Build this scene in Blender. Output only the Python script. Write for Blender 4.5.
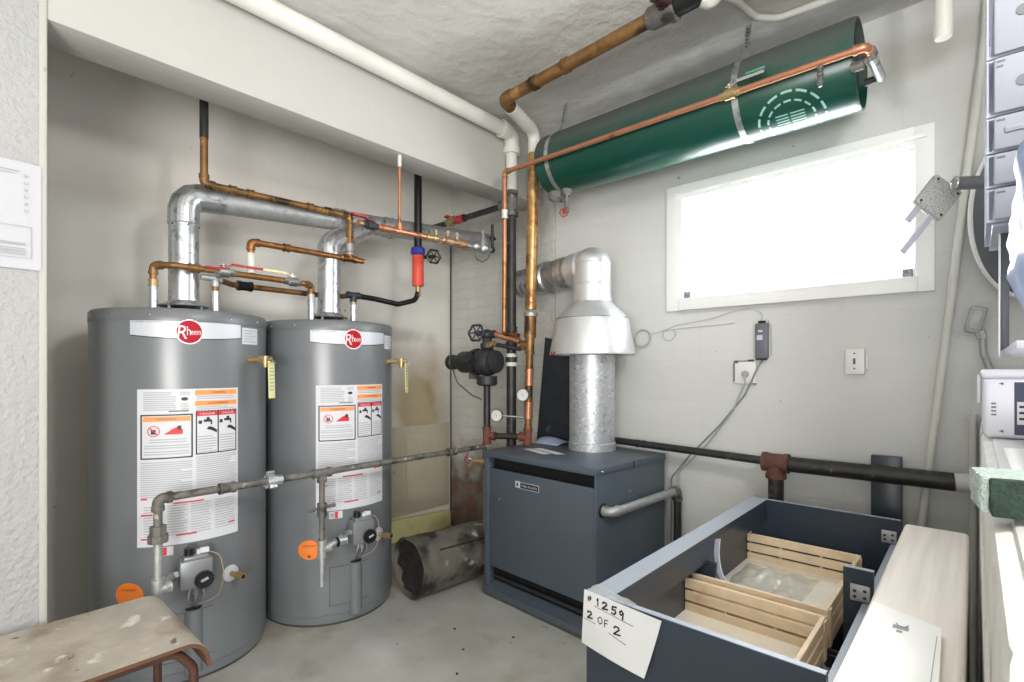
import bpy, bmesh, math, random
from mathutils import Vector, Matrix, Quaternion, noise as mnoise
random.seed(7)
sc = bpy.context.scene
for o in list(bpy.data.objects):
    bpy.data.objects.remove(o)
COL = sc.collection
PI = math.pi
R = math.radians
V = Vector

# ------------------------------------------------------------------ camera
CAM_H = 1.27
cam = bpy.data.cameras.new('camera')
cam.sensor_width = 36
cam.lens = 36 * 511 / 1024
cam.shift_y = 28 / 1024
cam.clip_start = 0.02
camo = bpy.data.objects.new('camera', cam)
COL.objects.link(camo)
camo.location = (0, 0, CAM_H)
camo.rotation_euler = (R(90), 0, math.atan2(.671, .741))
sc.camera = camo

# ------------------------------------------------------------------ world, light, exposure
world = bpy.data.worlds.new('overcast_sky')
sc.world = world
world.use_nodes = True
bg = world.node_tree.nodes['Background']
bg.inputs[0].default_value = (0.93, 0.97, 1.0, 1)
bg.inputs[1].default_value = 5.0

def area(name, loc, target, size, power, color=(1, 1, 1), shape='DISK', size_y=None, spread=None):
    l = bpy.data.lights.new(name, 'AREA')
    l.shape = shape
    l.size = size
    if size_y:
        l.size_y = size_y
    l.energy = power
    l.color = color
    if spread:
        l.spread = spread
    o = bpy.data.objects.new(name, l)
    o.location = loc
    d = V(target) - V(loc)
    o.rotation_euler = d.to_track_quat('-Z', 'Y').to_euler()
    COL.objects.link(o)
    return o

# ceiling lamp over the photographer, plus two added fill lights for ceiling and walls
area('ceiling_lamp', (0.48, 0.85, 2.40), (-2.6, 1.2, 1.0), 0.42, 26, (1.0, 0.985, 0.965))
area('bounce_fill', (0.3, -1.3, 1.3), (0.1, 0.2, 2.8), 1.0, 52, (1.0, 0.99, 0.98))  # upward fill light, added to brighten the ceiling
area('room_fill', (2.2, -1.9, 1.05), (-1.8, 1.3, 1.6), 1.6, 125, (1.0, 0.985, 0.965))  # distant unseen fill, added to even out the walls and beam
# daylight through the basement window
pl = area('window_daylight', (-0.71, 2.93, 1.95), (-0.71, 0, 1.55), 1.05, 44, (0.93, 0.97, 1.0), 'RECTANGLE', 0.6)

vs = sc.view_settings
vs.view_transform = 'Standard'
vs.look = 'None'
vs.gamma = 1
vs.use_curve_mapping = False
vs.exposure = 0.0

# ------------------------------------------------------------------ materials
MATS = {}
def srgb(r, g, b):
    f = lambda c: (c / 255) / 12.92 if c / 255 <= .04045 else ((c / 255 + .055) / 1.055) ** 2.4
    return (f(r), f(g), f(b), 1)

def mat(name, col, rough=.5, metal=0, spots=None, var=0.0, scale=6.0, bump=0.0, bscale=40.0, trans=0.0, spec=.5, alpha=1.0, spot_lo=.52, spot_hi=.62, emit=None):
    """principled material with optional tonal variation, second-colour patches and fine bump"""
    if name in MATS:
        return MATS[name]
    m = bpy.data.materials.new(name)
    m.use_nodes = True
    nt = m.node_tree
    b = nt.nodes['Principled BSDF']
    b.inputs['Roughness'].default_value = rough
    b.inputs['Metallic'].default_value = metal
    b.inputs['Specular IOR Level'].default_value = spec
    b.inputs['Transmission Weight'].default_value = trans
    b.inputs['Alpha'].default_value = alpha
    c = col if len(col) == 4 else (*col, 1)
    b.inputs['Base Color'].default_value = c
    src = None
    tc = None
    if var or spots or bump:
        tc = nt.nodes.new('ShaderNodeTexCoord')
    if var:
        n = nt.nodes.new('ShaderNodeTexNoise')
        n.inputs['Scale'].default_value = scale
        n.inputs['Detail'].default_value = 6
        n.inputs['Roughness'].default_value = .65
        nt.links.new(tc.outputs['Object'], n.inputs['Vector'])
        mr = nt.nodes.new('ShaderNodeMapRange')
        mr.inputs['From Min'].default_value = .3
        mr.inputs['From Max'].default_value = .7
        mr.inputs['To Min'].default_value = 1 - var
        mr.inputs['To Max'].default_value = 1 + var
        nt.links.new(n.outputs['Fac'], mr.inputs['Value'])
        mx = nt.nodes.new('ShaderNodeVectorMath')
        mx.operation = 'SCALE'
        mx.inputs[0].default_value = c[:3]
        nt.links.new(mr.outputs['Result'], mx.inputs['Scale'])
        src = mx.outputs['Vector']
    if spots:
        for i, sp in enumerate(spots):
            scol, sscale, lo, hi = sp
            n = nt.nodes.new('ShaderNodeTexNoise')
            n.inputs['Scale'].default_value = sscale
            n.inputs['Detail'].default_value = 5
            n.noise_dimensions = '4D'
            n.inputs['W'].default_value = 3.7 * (i + 1)
            nt.links.new(tc.outputs['Object'], n.inputs['Vector'])
            mr = nt.nodes.new('ShaderNodeMapRange')
            mr.inputs['From Min'].default_value = lo
            mr.inputs['From Max'].default_value = hi
            nt.links.new(n.outputs['Fac'], mr.inputs['Value'])
            mx = nt.nodes.new('ShaderNodeMix')
            mx.data_type = 'RGBA'
            nt.links.new(mr.outputs['Result'], mx.inputs['Factor'])
            if src:
                nt.links.new(src, mx.inputs['A'])
            else:
                mx.inputs['A'].default_value = c
            mx.inputs['B'].default_value = scol
            src = mx.outputs['Result']
    if src:
        nt.links.new(src, b.inputs['Base Color'])
    if bump:
        n = nt.nodes.new('ShaderNodeTexNoise')
        n.inputs['Scale'].default_value = bscale
        n.inputs['Detail'].default_value = 5
        nt.links.new(tc.outputs['Object'], n.inputs['Vector'])
        bp = nt.nodes.new('ShaderNodeBump')
        bp.inputs['Strength'].default_value = min(1, bump)
        bp.inputs['Distance'].default_value = .01
        nt.links.new(n.outputs['Fac'], bp.inputs['Height'])
        nt.links.new(bp.outputs['Normal'], b.inputs['Normal'])
    MATS[name] = m
    return m

def block_mat(name, col, bw, bh, mortar, mcol, vec='XZ', bump=.4, noise_bump=.25, nscale=30, stains_and_shade=None, var=.05, msm=.1, depth=.006, brick_patch=None, wob=.02):
    """painted masonry: block joints, plaster roughness, stain and painted shade blotches"""
    m = bpy.data.materials.new(name)
    m.use_nodes = True
    nt = m.node_tree
    L = nt.links.new
    b = nt.nodes['Principled BSDF']
    b.inputs['Roughness'].default_value = .75
    b.inputs['Specular IOR Level'].default_value = .25
    tc = nt.nodes.new('ShaderNodeTexCoord')
    sep = nt.nodes.new('ShaderNodeSeparateXYZ')
    L(tc.outputs['Object'], sep.inputs[0])
    com = nt.nodes.new('ShaderNodeCombineXYZ')
    L(sep.outputs[vec[0]], com.inputs['X'])
    L(sep.outputs[vec[1]], com.inputs['Y'])
    # wobble the joints
    wn = nt.nodes.new('ShaderNodeTexNoise')
    wn.inputs['Scale'].default_value = 7
    L(com.outputs[0], wn.inputs['Vector'])
    wv = nt.nodes.new('ShaderNodeVectorMath')
    wv.operation = 'MULTIPLY_ADD'
    wv.inputs[1].default_value = (wob, wob, 0)
    L(wn.outputs['Color'], wv.inputs[0])
    L(com.outputs[0], wv.inputs[2])
    br = nt.nodes.new('ShaderNodeTexBrick')
    br.inputs['Scale'].default_value = 1
    br.inputs['Brick Width'].default_value = bw
    br.inputs['Row Height'].default_value = bh
    br.inputs['Mortar Size'].default_value = mortar
    br.inputs['Mortar Smooth'].default_value = msm
    br.inputs['Color1'].default_value = col
    br.inputs['Color2'].default_value = tuple(c * .97 for c in col[:3]) + (1,)
    br.inputs['Mortar'].default_value = mcol
    L(wv.outputs[0], br.inputs['Vector'])
    src = br.outputs['Color']
    n2 = nt.nodes.new('ShaderNodeTexNoise')
    n2.inputs['Scale'].default_value = 2.2
    n2.inputs['Detail'].default_value = 8
    n2.inputs['Roughness'].default_value = .6
    L(tc.outputs['Object'], n2.inputs['Vector'])
    mr = nt.nodes.new('ShaderNodeMapRange')
    mr.inputs['From Min'].default_value = .3
    mr.inputs['From Max'].default_value = .7
    mr.inputs['To Min'].default_value = 1 - var
    mr.inputs['To Max'].default_value = 1 + var
    L(n2.outputs['Fac'], mr.inputs['Value'])
    sca = nt.nodes.new('ShaderNodeVectorMath')
    sca.operation = 'SCALE'
    L(src, sca.inputs[0])
    L(mr.outputs['Result'], sca.inputs['Scale'])
    src = sca.outputs[0]
    # small flecks where paint chipped
    ch = nt.nodes.new('ShaderNodeTexNoise')
    ch.inputs['Scale'].default_value = 16
    ch.inputs['Detail'].default_value = 3
    L(tc.outputs['Object'], ch.inputs['Vector'])
    cr = nt.nodes.new('ShaderNodeMapRange')
    cr.inputs['From Min'].default_value = .755
    cr.inputs['From Max'].default_value = .79
    L(ch.outputs['Fac'], cr.inputs['Value'])
    cm = nt.nodes.new('ShaderNodeMix')
    cm.data_type = 'RGBA'
    L(cr.outputs['Result'], cm.inputs['Factor'])
    L(src, cm.inputs['A'])
    cm.inputs['B'].default_value = srgb(96, 92, 84)
    src = cm.outputs['Result']
    for st in (stains_and_shade or []):
        # blotch: soft ellipse centred at p with radii r, broken up by noise
        scol, p, r, amt, nsc = st
        mp = nt.nodes.new('ShaderNodeVectorMath')
        mp.operation = 'SUBTRACT'
        mp.inputs[1].default_value = p
        L(tc.outputs['Object'], mp.inputs[0])
        dv = nt.nodes.new('ShaderNodeVectorMath')
        dv.operation = 'DIVIDE'
        dv.inputs[1].default_value = r
        L(mp.outputs[0], dv.inputs[0])
        ln = nt.nodes.new('ShaderNodeVectorMath')
        ln.operation = 'LENGTH'
        L(dv.outputs[0], ln.inputs[0])
        nn = nt.nodes.new('ShaderNodeTexNoise')
        nn.inputs['Scale'].default_value = nsc
        nn.inputs['Detail'].default_value = 6
        L(tc.outputs['Object'], nn.inputs['Vector'])
        ad = nt.nodes.new('ShaderNodeMath')
        ad.operation = 'MULTIPLY_ADD'
        ad.inputs[1].default_value = 1.3
        L(nn.outputs['Fac'], ad.inputs[0])
        L(ln.outputs['Value'], ad.inputs[2])
        m2 = nt.nodes.new('ShaderNodeMapRange')
        m2.inputs['From Min'].default_value = 1.05
        m2.inputs['From Max'].default_value = 1.75
        m2.inputs['To Min'].default_value = amt
        m2.inputs['To Max'].default_value = 0
        L(ad.outputs[0], m2.inputs['Value'])
        mm = nt.nodes.new('ShaderNodeMix')
        mm.data_type = 'RGBA'
        L(m2.outputs['Result'], mm.inputs['Factor'])
        L(src, mm.inputs['A'])
        mm.inputs['B'].default_value = scol
        src = mm.outputs['Result']
    if brick_patch:
        # low patch where the paint has fallen off the red bricks
        z0, z1 = brick_patch
        b2 = nt.nodes.new('ShaderNodeTexBrick')
        b2.inputs['Scale'].default_value = 1
        b2.inputs['Brick Width'].default_value = bw
        b2.inputs['Row Height'].default_value = bh
        b2.inputs['Mortar Size'].default_value = mortar * 2.2
        b2.inputs['Color1'].default_value = srgb(134, 96, 82)
        b2.inputs['Color2'].default_value = srgb(104, 80, 70)
        b2.inputs['Mortar'].default_value = srgb(105, 98, 88)
        L(wv.outputs[0], b2.inputs['Vector'])
        nn = nt.nodes.new('ShaderNodeTexNoise')
        nn.inputs['Scale'].default_value = 8
        nn.inputs['Detail'].default_value = 5
        L(tc.outputs['Object'], nn.inputs['Vector'])
        dk = nt.nodes.new('ShaderNodeMix')
        dk.data_type = 'RGBA'
        rr = nt.nodes.new('ShaderNodeMapRange')
        rr.inputs['From Min'].default_value = .42
        rr.inputs['From Max'].default_value = .6
        L(nn.outputs['Fac'], rr.inputs['Value'])
        L(rr.outputs['Result'], dk.inputs['Factor'])
        L(b2.outputs['Color'], dk.inputs['A'])
        dk.inputs['B'].default_value = srgb(120, 114, 104)
        ad = nt.nodes.new('ShaderNodeMath')
        ad.operation = 'MULTIPLY_ADD'
        ad.inputs[1].default_value = .5
        L(nn.outputs['Fac'], ad.inputs[0])
        L(sep.outputs['Z'], ad.inputs[2])
        m2 = nt.nodes.new('ShaderNodeMapRange')
        m2.inputs['From Min'].default_value = z0 + .25
        m2.inputs['From Max'].default_value = z1 + .25
        m2.inputs['To Min'].default_value = 1
        m2.inputs['To Max'].default_value = 0
        L(ad.outputs[0], m2.inputs['Value'])
        mm = nt.nodes.new('ShaderNodeMix')
        mm.data_type = 'RGBA'
        L(m2.outputs['Result'], mm.inputs['Factor'])
        L(src, mm.inputs['A'])
        L(dk.outputs['Result'], mm.inputs['B'])
        src = mm.outputs['Result']
    L(src, b.inputs['Base Color'])
    nb = nt.nodes.new('ShaderNodeTexNoise')
    nb.inputs['Scale'].default_value = nscale
    nb.inputs['Detail'].default_value = 6
    L(tc.outputs['Object'], nb.inputs['Vector'])
    bp1 = nt.nodes.new('ShaderNodeBump')
    bp1.inputs['Strength'].default_value = noise_bump
    bp1.inputs['Distance'].default_value = .012
    L(nb.outputs['Fac'], bp1.inputs['Height'])
    bp = nt.nodes.new('ShaderNodeBump')
    bp.invert = True
    bp.inputs['Strength'].default_value = bump
    bp.inputs['Distance'].default_value = depth
    L(br.outputs['Fac'], bp.inputs['Height'])
    L(bp1.outputs['Normal'], bp.inputs['Normal'])
    L(bp.outputs['Normal'], b.inputs['Normal'])
    return m

WALLC = srgb(218, 217, 212)
M = {}
M['wall_left'] = block_mat('painted_block_wall', srgb(229, 227, 220), .44, .215, .005, srgb(225, 223, 216), 'YZ', .05, .14, 18,
    [(srgb(168, 150, 112), (-3.16, 2.42, .98), (.5, .34, .5), .85, 3),
     (srgb(150, 147, 139), (-3.16, 2.1, 1.52), (.5, .55, .06), .45, 6),
     (srgb(206, 194, 186), (-3.16, .8, 2.35), (.5, 1.4, .30), .4, 2)], .04, 1.0)  # last blotch paints the beam's shade into the upper wall
M['wall_back'] = block_mat('painted_window_wall', srgb(216, 217, 214), .44, .22, .006, srgb(213, 214, 211), 'XZ', .07, .16, 20,
    [(srgb(185, 183, 176), (-.2, 2.76, 2.62), (1.2, .5, .12), .7, 4),
     (srgb(190, 189, 183), (-.55, 2.76, .64), (.7, .5, .10), .5, 5)], .035, .6)
M['brick'] = block_mat('painted_brick', srgb(208, 207, 201), .21, .077, .003, srgb(196, 194, 188), 'XZ', .5, .8, 20,
    [(srgb(150, 147, 140), (-2.7, 2.76, 2.3), (.6, .5, .2), .6, 6)], .07, .3, .008, brick_patch=(.42, .72), wob=.05)
M['ceiling'] = block_mat('rough_plaster_ceiling', srgb(212, 211, 206), 3, 3, .0, srgb(212, 211, 206), 'XY', .0, .9, 14,
    [(srgb(122, 122, 118), (-.75, 2.62, 2.8), (1.1, .16, .5), .6, 6), (srgb(168, 166, 160), (-1.9, 1.9, 2.8), (.5, .35, .5), .5, 5)], .06)  # first blotch paints the shade near the tank into the plaster
M['beam'] = block_mat('smooth_painted_beam', srgb(182, 181, 176), 4, 4, .0, srgb(182, 181, 176), 'YZ', 0, .15, 30, None, .025)
M['pillar'] = block_mat('rough_stucco', srgb(172, 172, 172), 4, 4, .0, srgb(172, 172, 172), 'YZ', 0, .8, 55, None, .03)
M['wall_plain'] = mat('plain_painted_wall', srgb(222, 220, 215), .8, bump=.2, bscale=30)
M['floor'] = mat('painted_concrete_floor', srgb(172, 172, 165), .42, var=.14, scale=3.5, bump=.12, bscale=30,
    spots=[(srgb(146, 134, 114), 3.1, .56, .72), (srgb(196, 197, 194), 2.1, .55, .75), (srgb(88, 82, 74), 14, .68, .74)])
M['ledge'] = mat('rough_white_concrete', srgb(214, 212, 206), .8, var=.10, scale=9, bump=.6, bscale=25, spots=[(srgb(150, 146, 138), 6, .62, .72)])
M['ledge_smooth'] = mat('smooth_white_paint', srgb(206, 206, 205), .4, var=.03, bump=.1)
M['frame_white'] = mat('white_window_paint', srgb(249, 249, 248), .45, var=.02, bump=.06)
M['white'] = mat('white_enamel', srgb(232, 232, 228), .4, var=.03, bump=.08, bscale=30)
M['offwhite'] = mat('painted_pipe_white', srgb(214, 213, 206), .5, var=.05, bump=.15, bscale=50)
M['heater'] = mat('grey_heater_enamel', srgb(110, 114, 117), .30, var=.03, scale=3, spec=.6)
M['heater_top'] = mat('grey_heater_cap', srgb(104, 108, 110), .36, spec=.6)
M['heater_dark'] = mat('dark_seam', srgb(62, 64, 66), .5)
M['black'] = mat('black_plastic', srgb(22, 22, 24), .35)
M['dark_iron'] = mat('dark_iron', srgb(58, 60, 62), .5, .4, var=.2, scale=20, bump=.2, bscale=60)
M['black_iron'] = mat('black_iron_pipe', srgb(62, 61, 60), .45, .5, var=.25, scale=18, bump=.2, bscale=80, spots=[(srgb(120, 112, 102), 22, .64, .72)])
M['grey_iron'] = mat('weathered_grey_pipe', srgb(110, 108, 104), .6, .3, var=.25, scale=30, bump=.3, bscale=90, spots=[(srgb(66, 60, 56), 18, .52, .64), (srgb(176, 172, 164), 30, .62, .7)])
M['galv'] = mat('galvanized_steel', srgb(196, 199, 202), .34, .85, var=.12, scale=22, bump=.05, bscale=20, spots=[(srgb(158, 162, 166), 30, .55, .62)])
M['galv_dull'] = mat('dull_galvanized', srgb(176, 178, 178), .5, .6, var=.15, scale=30, bump=.2, bscale=60, spots=[(srgb(120, 118, 112), 26, .6, .7)])
M['alu'] = mat('spun_aluminium', srgb(226, 228, 230), .36, .7, var=.05, scale=14)
M['mottled'] = mat('mottled_zinc', srgb(198, 201, 206), .42, .6, var=.10, scale=30, spots=[(srgb(232, 233, 236), 60, .56, .64), (srgb(164, 167, 172), 40, .58, .64)])
M['copper'] = mat('aged_copper', srgb(164, 114, 70), .35, .75, var=.2, scale=16, spots=[(srgb(96, 66, 38), 12, .54, .66), (srgb(204, 150, 92), 20, .62, .7)])
M['copper_pink'] = mat('bright_copper', srgb(190, 132, 102), .36, .65, var=.12, scale=18, spots=[(srgb(140, 86, 58), 20, .6, .7)])
M['copper_gold'] = mat('golden_copper', srgb(190, 148, 96), .33, .7, var=.18, scale=14, spots=[(srgb(124, 84, 50), 9, .56, .66), (srgb(220, 190, 140), 16, .6, .7)])
M['copper_dirty'] = mat('mottled_copper', srgb(142, 106, 66), .45, .6, var=.3, scale=14, spots=[(srgb(74, 60, 40), 10, .52, .62), (srgb(196, 146, 84), 16, .6, .68)])
M['brass'] = mat('brass', srgb(172, 150, 108), .4, .65, var=.15, scale=30)
M['rust'] = mat('rusty_iron', srgb(124, 74, 58), .75, .15, var=.25, scale=20, bump=.4, bscale=60, spots=[(srgb(86, 60, 52), 18, .52, .64)])
M['steel'] = mat('chromed_steel', srgb(200, 202, 204), .25, .9)
M['red'] = mat('red_plastic', srgb(186, 40, 42), .4)
M['red_dull'] = mat('worn_red_paint', srgb(170, 52, 52), .5, var=.15, scale=40)
M['orange'] = mat('orange_sticker', srgb(240, 128, 36), .5)
M['cream'] = mat('cream_vinyl', srgb(226, 214, 166), .5)
M['yellow_tag'] = mat('pale_yellow_tag', srgb(222, 222, 160), .6)
M['blue'] = mat('blue_tape', srgb(48, 58, 150), .5)
M['red_tape'] = mat('red_orange_tape', srgb(226, 84, 66), .5, var=.06)
M['label_white'] = mat('label_white', srgb(206, 207, 211), .5, spec=.3)
M['label_silver'] = mat('label_silver', srgb(196, 199, 206), .4, .1)
M['label_orange'] = mat('label_orange', srgb(240, 150, 84), .5)
M['label_red'] = mat('label_red', srgb(206, 42, 56), .5)
M['label_ink'] = mat('label_ink', srgb(46, 46, 52), .5)
M['label_grey'] = mat('label_grey', srgb(164, 166, 172), .5)
M['brand_red'] = mat('brand_red', srgb(164, 12, 36), .55, spec=.25)
M['pink_white'] = mat('brand_border', srgb(238, 214, 216), .4)
M['boiler'] = mat('blue_grey_boiler', srgb(78, 88, 98), .42, var=.05, scale=4, spec=.5)
M['boiler_dark'] = mat('boiler_void', srgb(18, 18, 20), .8)
M['vanity'] = mat('navy_grey_lacquer', srgb(46, 56, 68), .32, spec=.5)
M['vanity_edge'] = mat('lacquer_edge', srgb(150, 158, 170), .4)
M['pine'] = mat('pale_pine', srgb(222, 200, 168), .5, var=.10, scale=12, spots=[(srgb(204, 162, 112), 9, .62, .72)])
M['ply'] = mat('drawer_plywood', srgb(238, 230, 214), .5, var=.05)
M['laminate'] = None
M['board_white'] = mat('white_lacquer_board', srgb(240, 238, 234), .4, var=.015)
M['paper'] = mat('paper', srgb(212, 213, 213), .8, var=.015)
M['ink'] = mat('marker_ink', srgb(28, 28, 32), .7)
M['pencil'] = mat('grey_print', srgb(150, 150, 156), .7)
M['tank'] = mat('green_tank_enamel', srgb(20, 96, 80), .28, var=.06, scale=5, spec=.6)
M['tank_mark'] = mat('pale_green_print', srgb(150, 196, 182), .5)
M['tank_dark'] = mat('dark_tank_end', srgb(34, 54, 50), .5, var=.15)
M['lamp_metal'] = mat('grey_painted_metal', srgb(122, 124, 128), .4, .2)
M['speckle'] = mat('speckled_metal', srgb(208, 208, 207), .5, .3, bump=.5, bscale=220, spots=[(srgb(158, 158, 157), 190, .50, .62)])
M['dark_slate'] = mat('dark_slate', srgb(84, 88, 94), .4, var=.05)
M['foam_strip'] = mat('foam_strip', srgb(198, 200, 214), .6)
M['sponge_light'] = mat('mint_foam', srgb(184, 200, 191), .95, var=.15, scale=60, bump=1.0, bscale=160)
M['sponge_dark'] = mat('green_scrub_pad', srgb(50, 70, 58), .95, var=.35, scale=60, bump=1.0, bscale=200)
M['oldmetal'] = mat('sooty_sheet_metal', srgb(112, 108, 100), .65, .25, var=.25, scale=7, bump=.5, bscale=14, spots=[(srgb(52, 50, 46), 6, .5, .62), (srgb(190, 188, 180), 8, .63, .70)])
M['soot'] = mat('soot', srgb(34, 32, 30), .95, var=.4, scale=20, bump=.9, bscale=30)
M['yellow_board'] = mat('flaking_yellow_paint', srgb(222, 217, 158), .7, var=.1, scale=14, bump=.3, bscale=40, spots=[(srgb(120, 112, 62), 16, .64, .7)])
M['tan_panel'] = mat('tan_painted_panel', srgb(190, 181, 160), .7, var=.08, scale=6, spots=[(srgb(120, 108, 90), 12, .68, .72)])
M['dark_sheet'] = mat('dark_sheet_metal', srgb(58, 62, 68), .5, .3, var=.2, scale=8, spots=[(srgb(104, 104, 104), 12, .62, .74)])
M['bench'] = mat('worn_plywood', srgb(178, 170, 157), .5, var=.16, scale=9, bump=.1, spots=[(srgb(144, 130, 113), 6, .52, .68), (srgb(216, 213, 206), 15, .60, .70), (srgb(188, 168, 100), 10, .67, .72), (srgb(104, 94, 84), 24, .68, .71)])
M['bench_edge'] = mat('chipped_ply_edge', srgb(96, 66, 48), .7, var=.2, scale=40)
M['bench_leg'] = mat('brown_metal_tube', srgb(84, 54, 44), .45, .2, var=.1)
M['cable'] = mat('grey_cable', srgb(168, 170, 174), .5)
M['cable_dark'] = mat('dark_cable', srgb(96, 98, 102), .5)
M['bin_front'] = mat('milky_drawer_front', srgb(158, 160, 170), .35, trans=.15, var=.03)
M['bin_label'] = mat('dark_blue_label', srgb(40, 48, 78), .5)
M['pad'] = mat('grey_controller', srgb(108, 108, 120), .4)
M['bin_solid'] = mat('white_lavender_plastic', srgb(226, 226, 236), .3, var=.02)

def clear_mat(name, col, tr, rough=.1, gl=.25):
    m = bpy.data.materials.new(name)
    m.use_nodes = True
    nt = m.node_tree
    nt.nodes.remove(nt.nodes['Principled BSDF'])
    out = nt.nodes['Material Output']
    t = nt.nodes.new('ShaderNodeBsdfTransparent')
    t.inputs[0].default_value = (1, 1, 1, 1)
    d = nt.nodes.new('ShaderNodeBsdfTranslucent')
    d.inputs[0].default_value = col
    d2 = nt.nodes.new('ShaderNodeBsdfDiffuse')
    d2.inputs[0].default_value = col
    g = nt.nodes.new('ShaderNodeBsdfGlossy')
    g.inputs['Roughness'].default_value = rough
    a = nt.nodes.new('ShaderNodeMixShader')
    a.inputs[0].default_value = .5
    nt.links.new(d.outputs[0], a.inputs[1])
    nt.links.new(d2.outputs[0], a.inputs[2])
    b = nt.nodes.new('ShaderNodeMixShader')
    b.inputs[0].default_value = tr
    nt.links.new(a.outputs[0], b.inputs[1])
    nt.links.new(t.outputs[0], b.inputs[2])
    c = nt.nodes.new('ShaderNodeMixShader')
    fr = nt.nodes.new('ShaderNodeLayerWeight')
    fr.inputs[0].default_value = .25
    mu = nt.nodes.new('ShaderNodeMath')
    mu.operation = 'MULTIPLY_ADD'
    mu.inputs[1].default_value = .5
    mu.inputs[2].default_value = gl * .2
    nt.links.new(fr.outputs['Facing'], mu.inputs[0])
    nt.links.new(mu.outputs[0], c.inputs[0])
    nt.links.new(b.outputs[0], c.inputs[1])
    nt.links.new(g.outputs[0], c.inputs[2])
    nt.links.new(c.outputs[0], out.inputs[0])
    return m
M['glass'] = clear_mat('window_glass', (.95, .97, 1, 1), .9, .02)
M['clear'] = clear_mat('clear_plastic', srgb(232, 234, 244), .3, .12)
M['bag'] = clear_mat('pale_blue_bag', srgb(186, 200, 228), .25, .2)
M['film'] = clear_mat('thin_poly_film', srgb(240, 244, 240), .6, .15)

def laminate():
    m = bpy.data.materials.new('pale_oak_laminate')
    m.use_nodes = True
    nt = m.node_tree
    b = nt.nodes['Principled BSDF']
    b.inputs['Roughness'].default_value = .5
    tc = nt.nodes.new('ShaderNodeTexCoord')
    mp = nt.nodes.new('ShaderNodeMapping')
    mp.inputs['Scale'].default_value = (60, 2.2, 60)
    nt.links.new(tc.outputs['Object'], mp.inputs[0])
    n = nt.nodes.new('ShaderNodeTexNoise')
    n.inputs['Scale'].default_value = 1
    n.inputs['Detail'].default_value = 5
    nt.links.new(mp.outputs[0], n.inputs['Vector'])
    cr = nt.nodes.new('ShaderNodeValToRGB')
    cr.color_ramp.elements[0].position = .3
    cr.color_ramp.elements[0].color = srgb(226, 216, 206)
    cr.color_ramp.elements[1].position = .65
    cr.color_ramp.elements[1].color = srgb(240, 232, 224)
    nt.links.new(n.outputs['Fac'], cr.inputs[0])
    nt.links.new(cr.outputs[0], b.inputs['Base Color'])
    return m
M['laminate'] = laminate()

# ------------------------------------------------------------------ mesh helpers
def fillet(pts, rad, n=6):
    pts = [V(p) for p in pts]
    if len(pts) < 3 or rad <= 0:
        return pts
    out = [pts[0]]
    for i in range(1, len(pts) - 1):
        a, b, c = pts[i - 1], pts[i], pts[i + 1]
        u = (a - b)
        w = (c - b)
        lu, lw = u.length, w.length
        u.normalize()
        w.normalize()
        ang = u.angle(w)
        if ang > PI - .05:
            out.append(b)
            continue
        t = min(rad / math.tan(ang / 2), lu * .48, lw * .48)
        rr = t * math.tan(ang / 2)
        p0 = b + u * t
        p1 = b + w * t
        bis = (u + w).normalized()
        cen = b + bis * (rr / math.sin(ang / 2))
        v0 = p0 - cen
        v1 = p1 - cen
        tot = v0.angle(v1)
        ax = v0.cross(v1).normalized()
        for k in range(n + 1):
            out.append(cen + Quaternion(ax, tot * k / n) @ v0)
    out.append(pts[-1])
    return out

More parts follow.
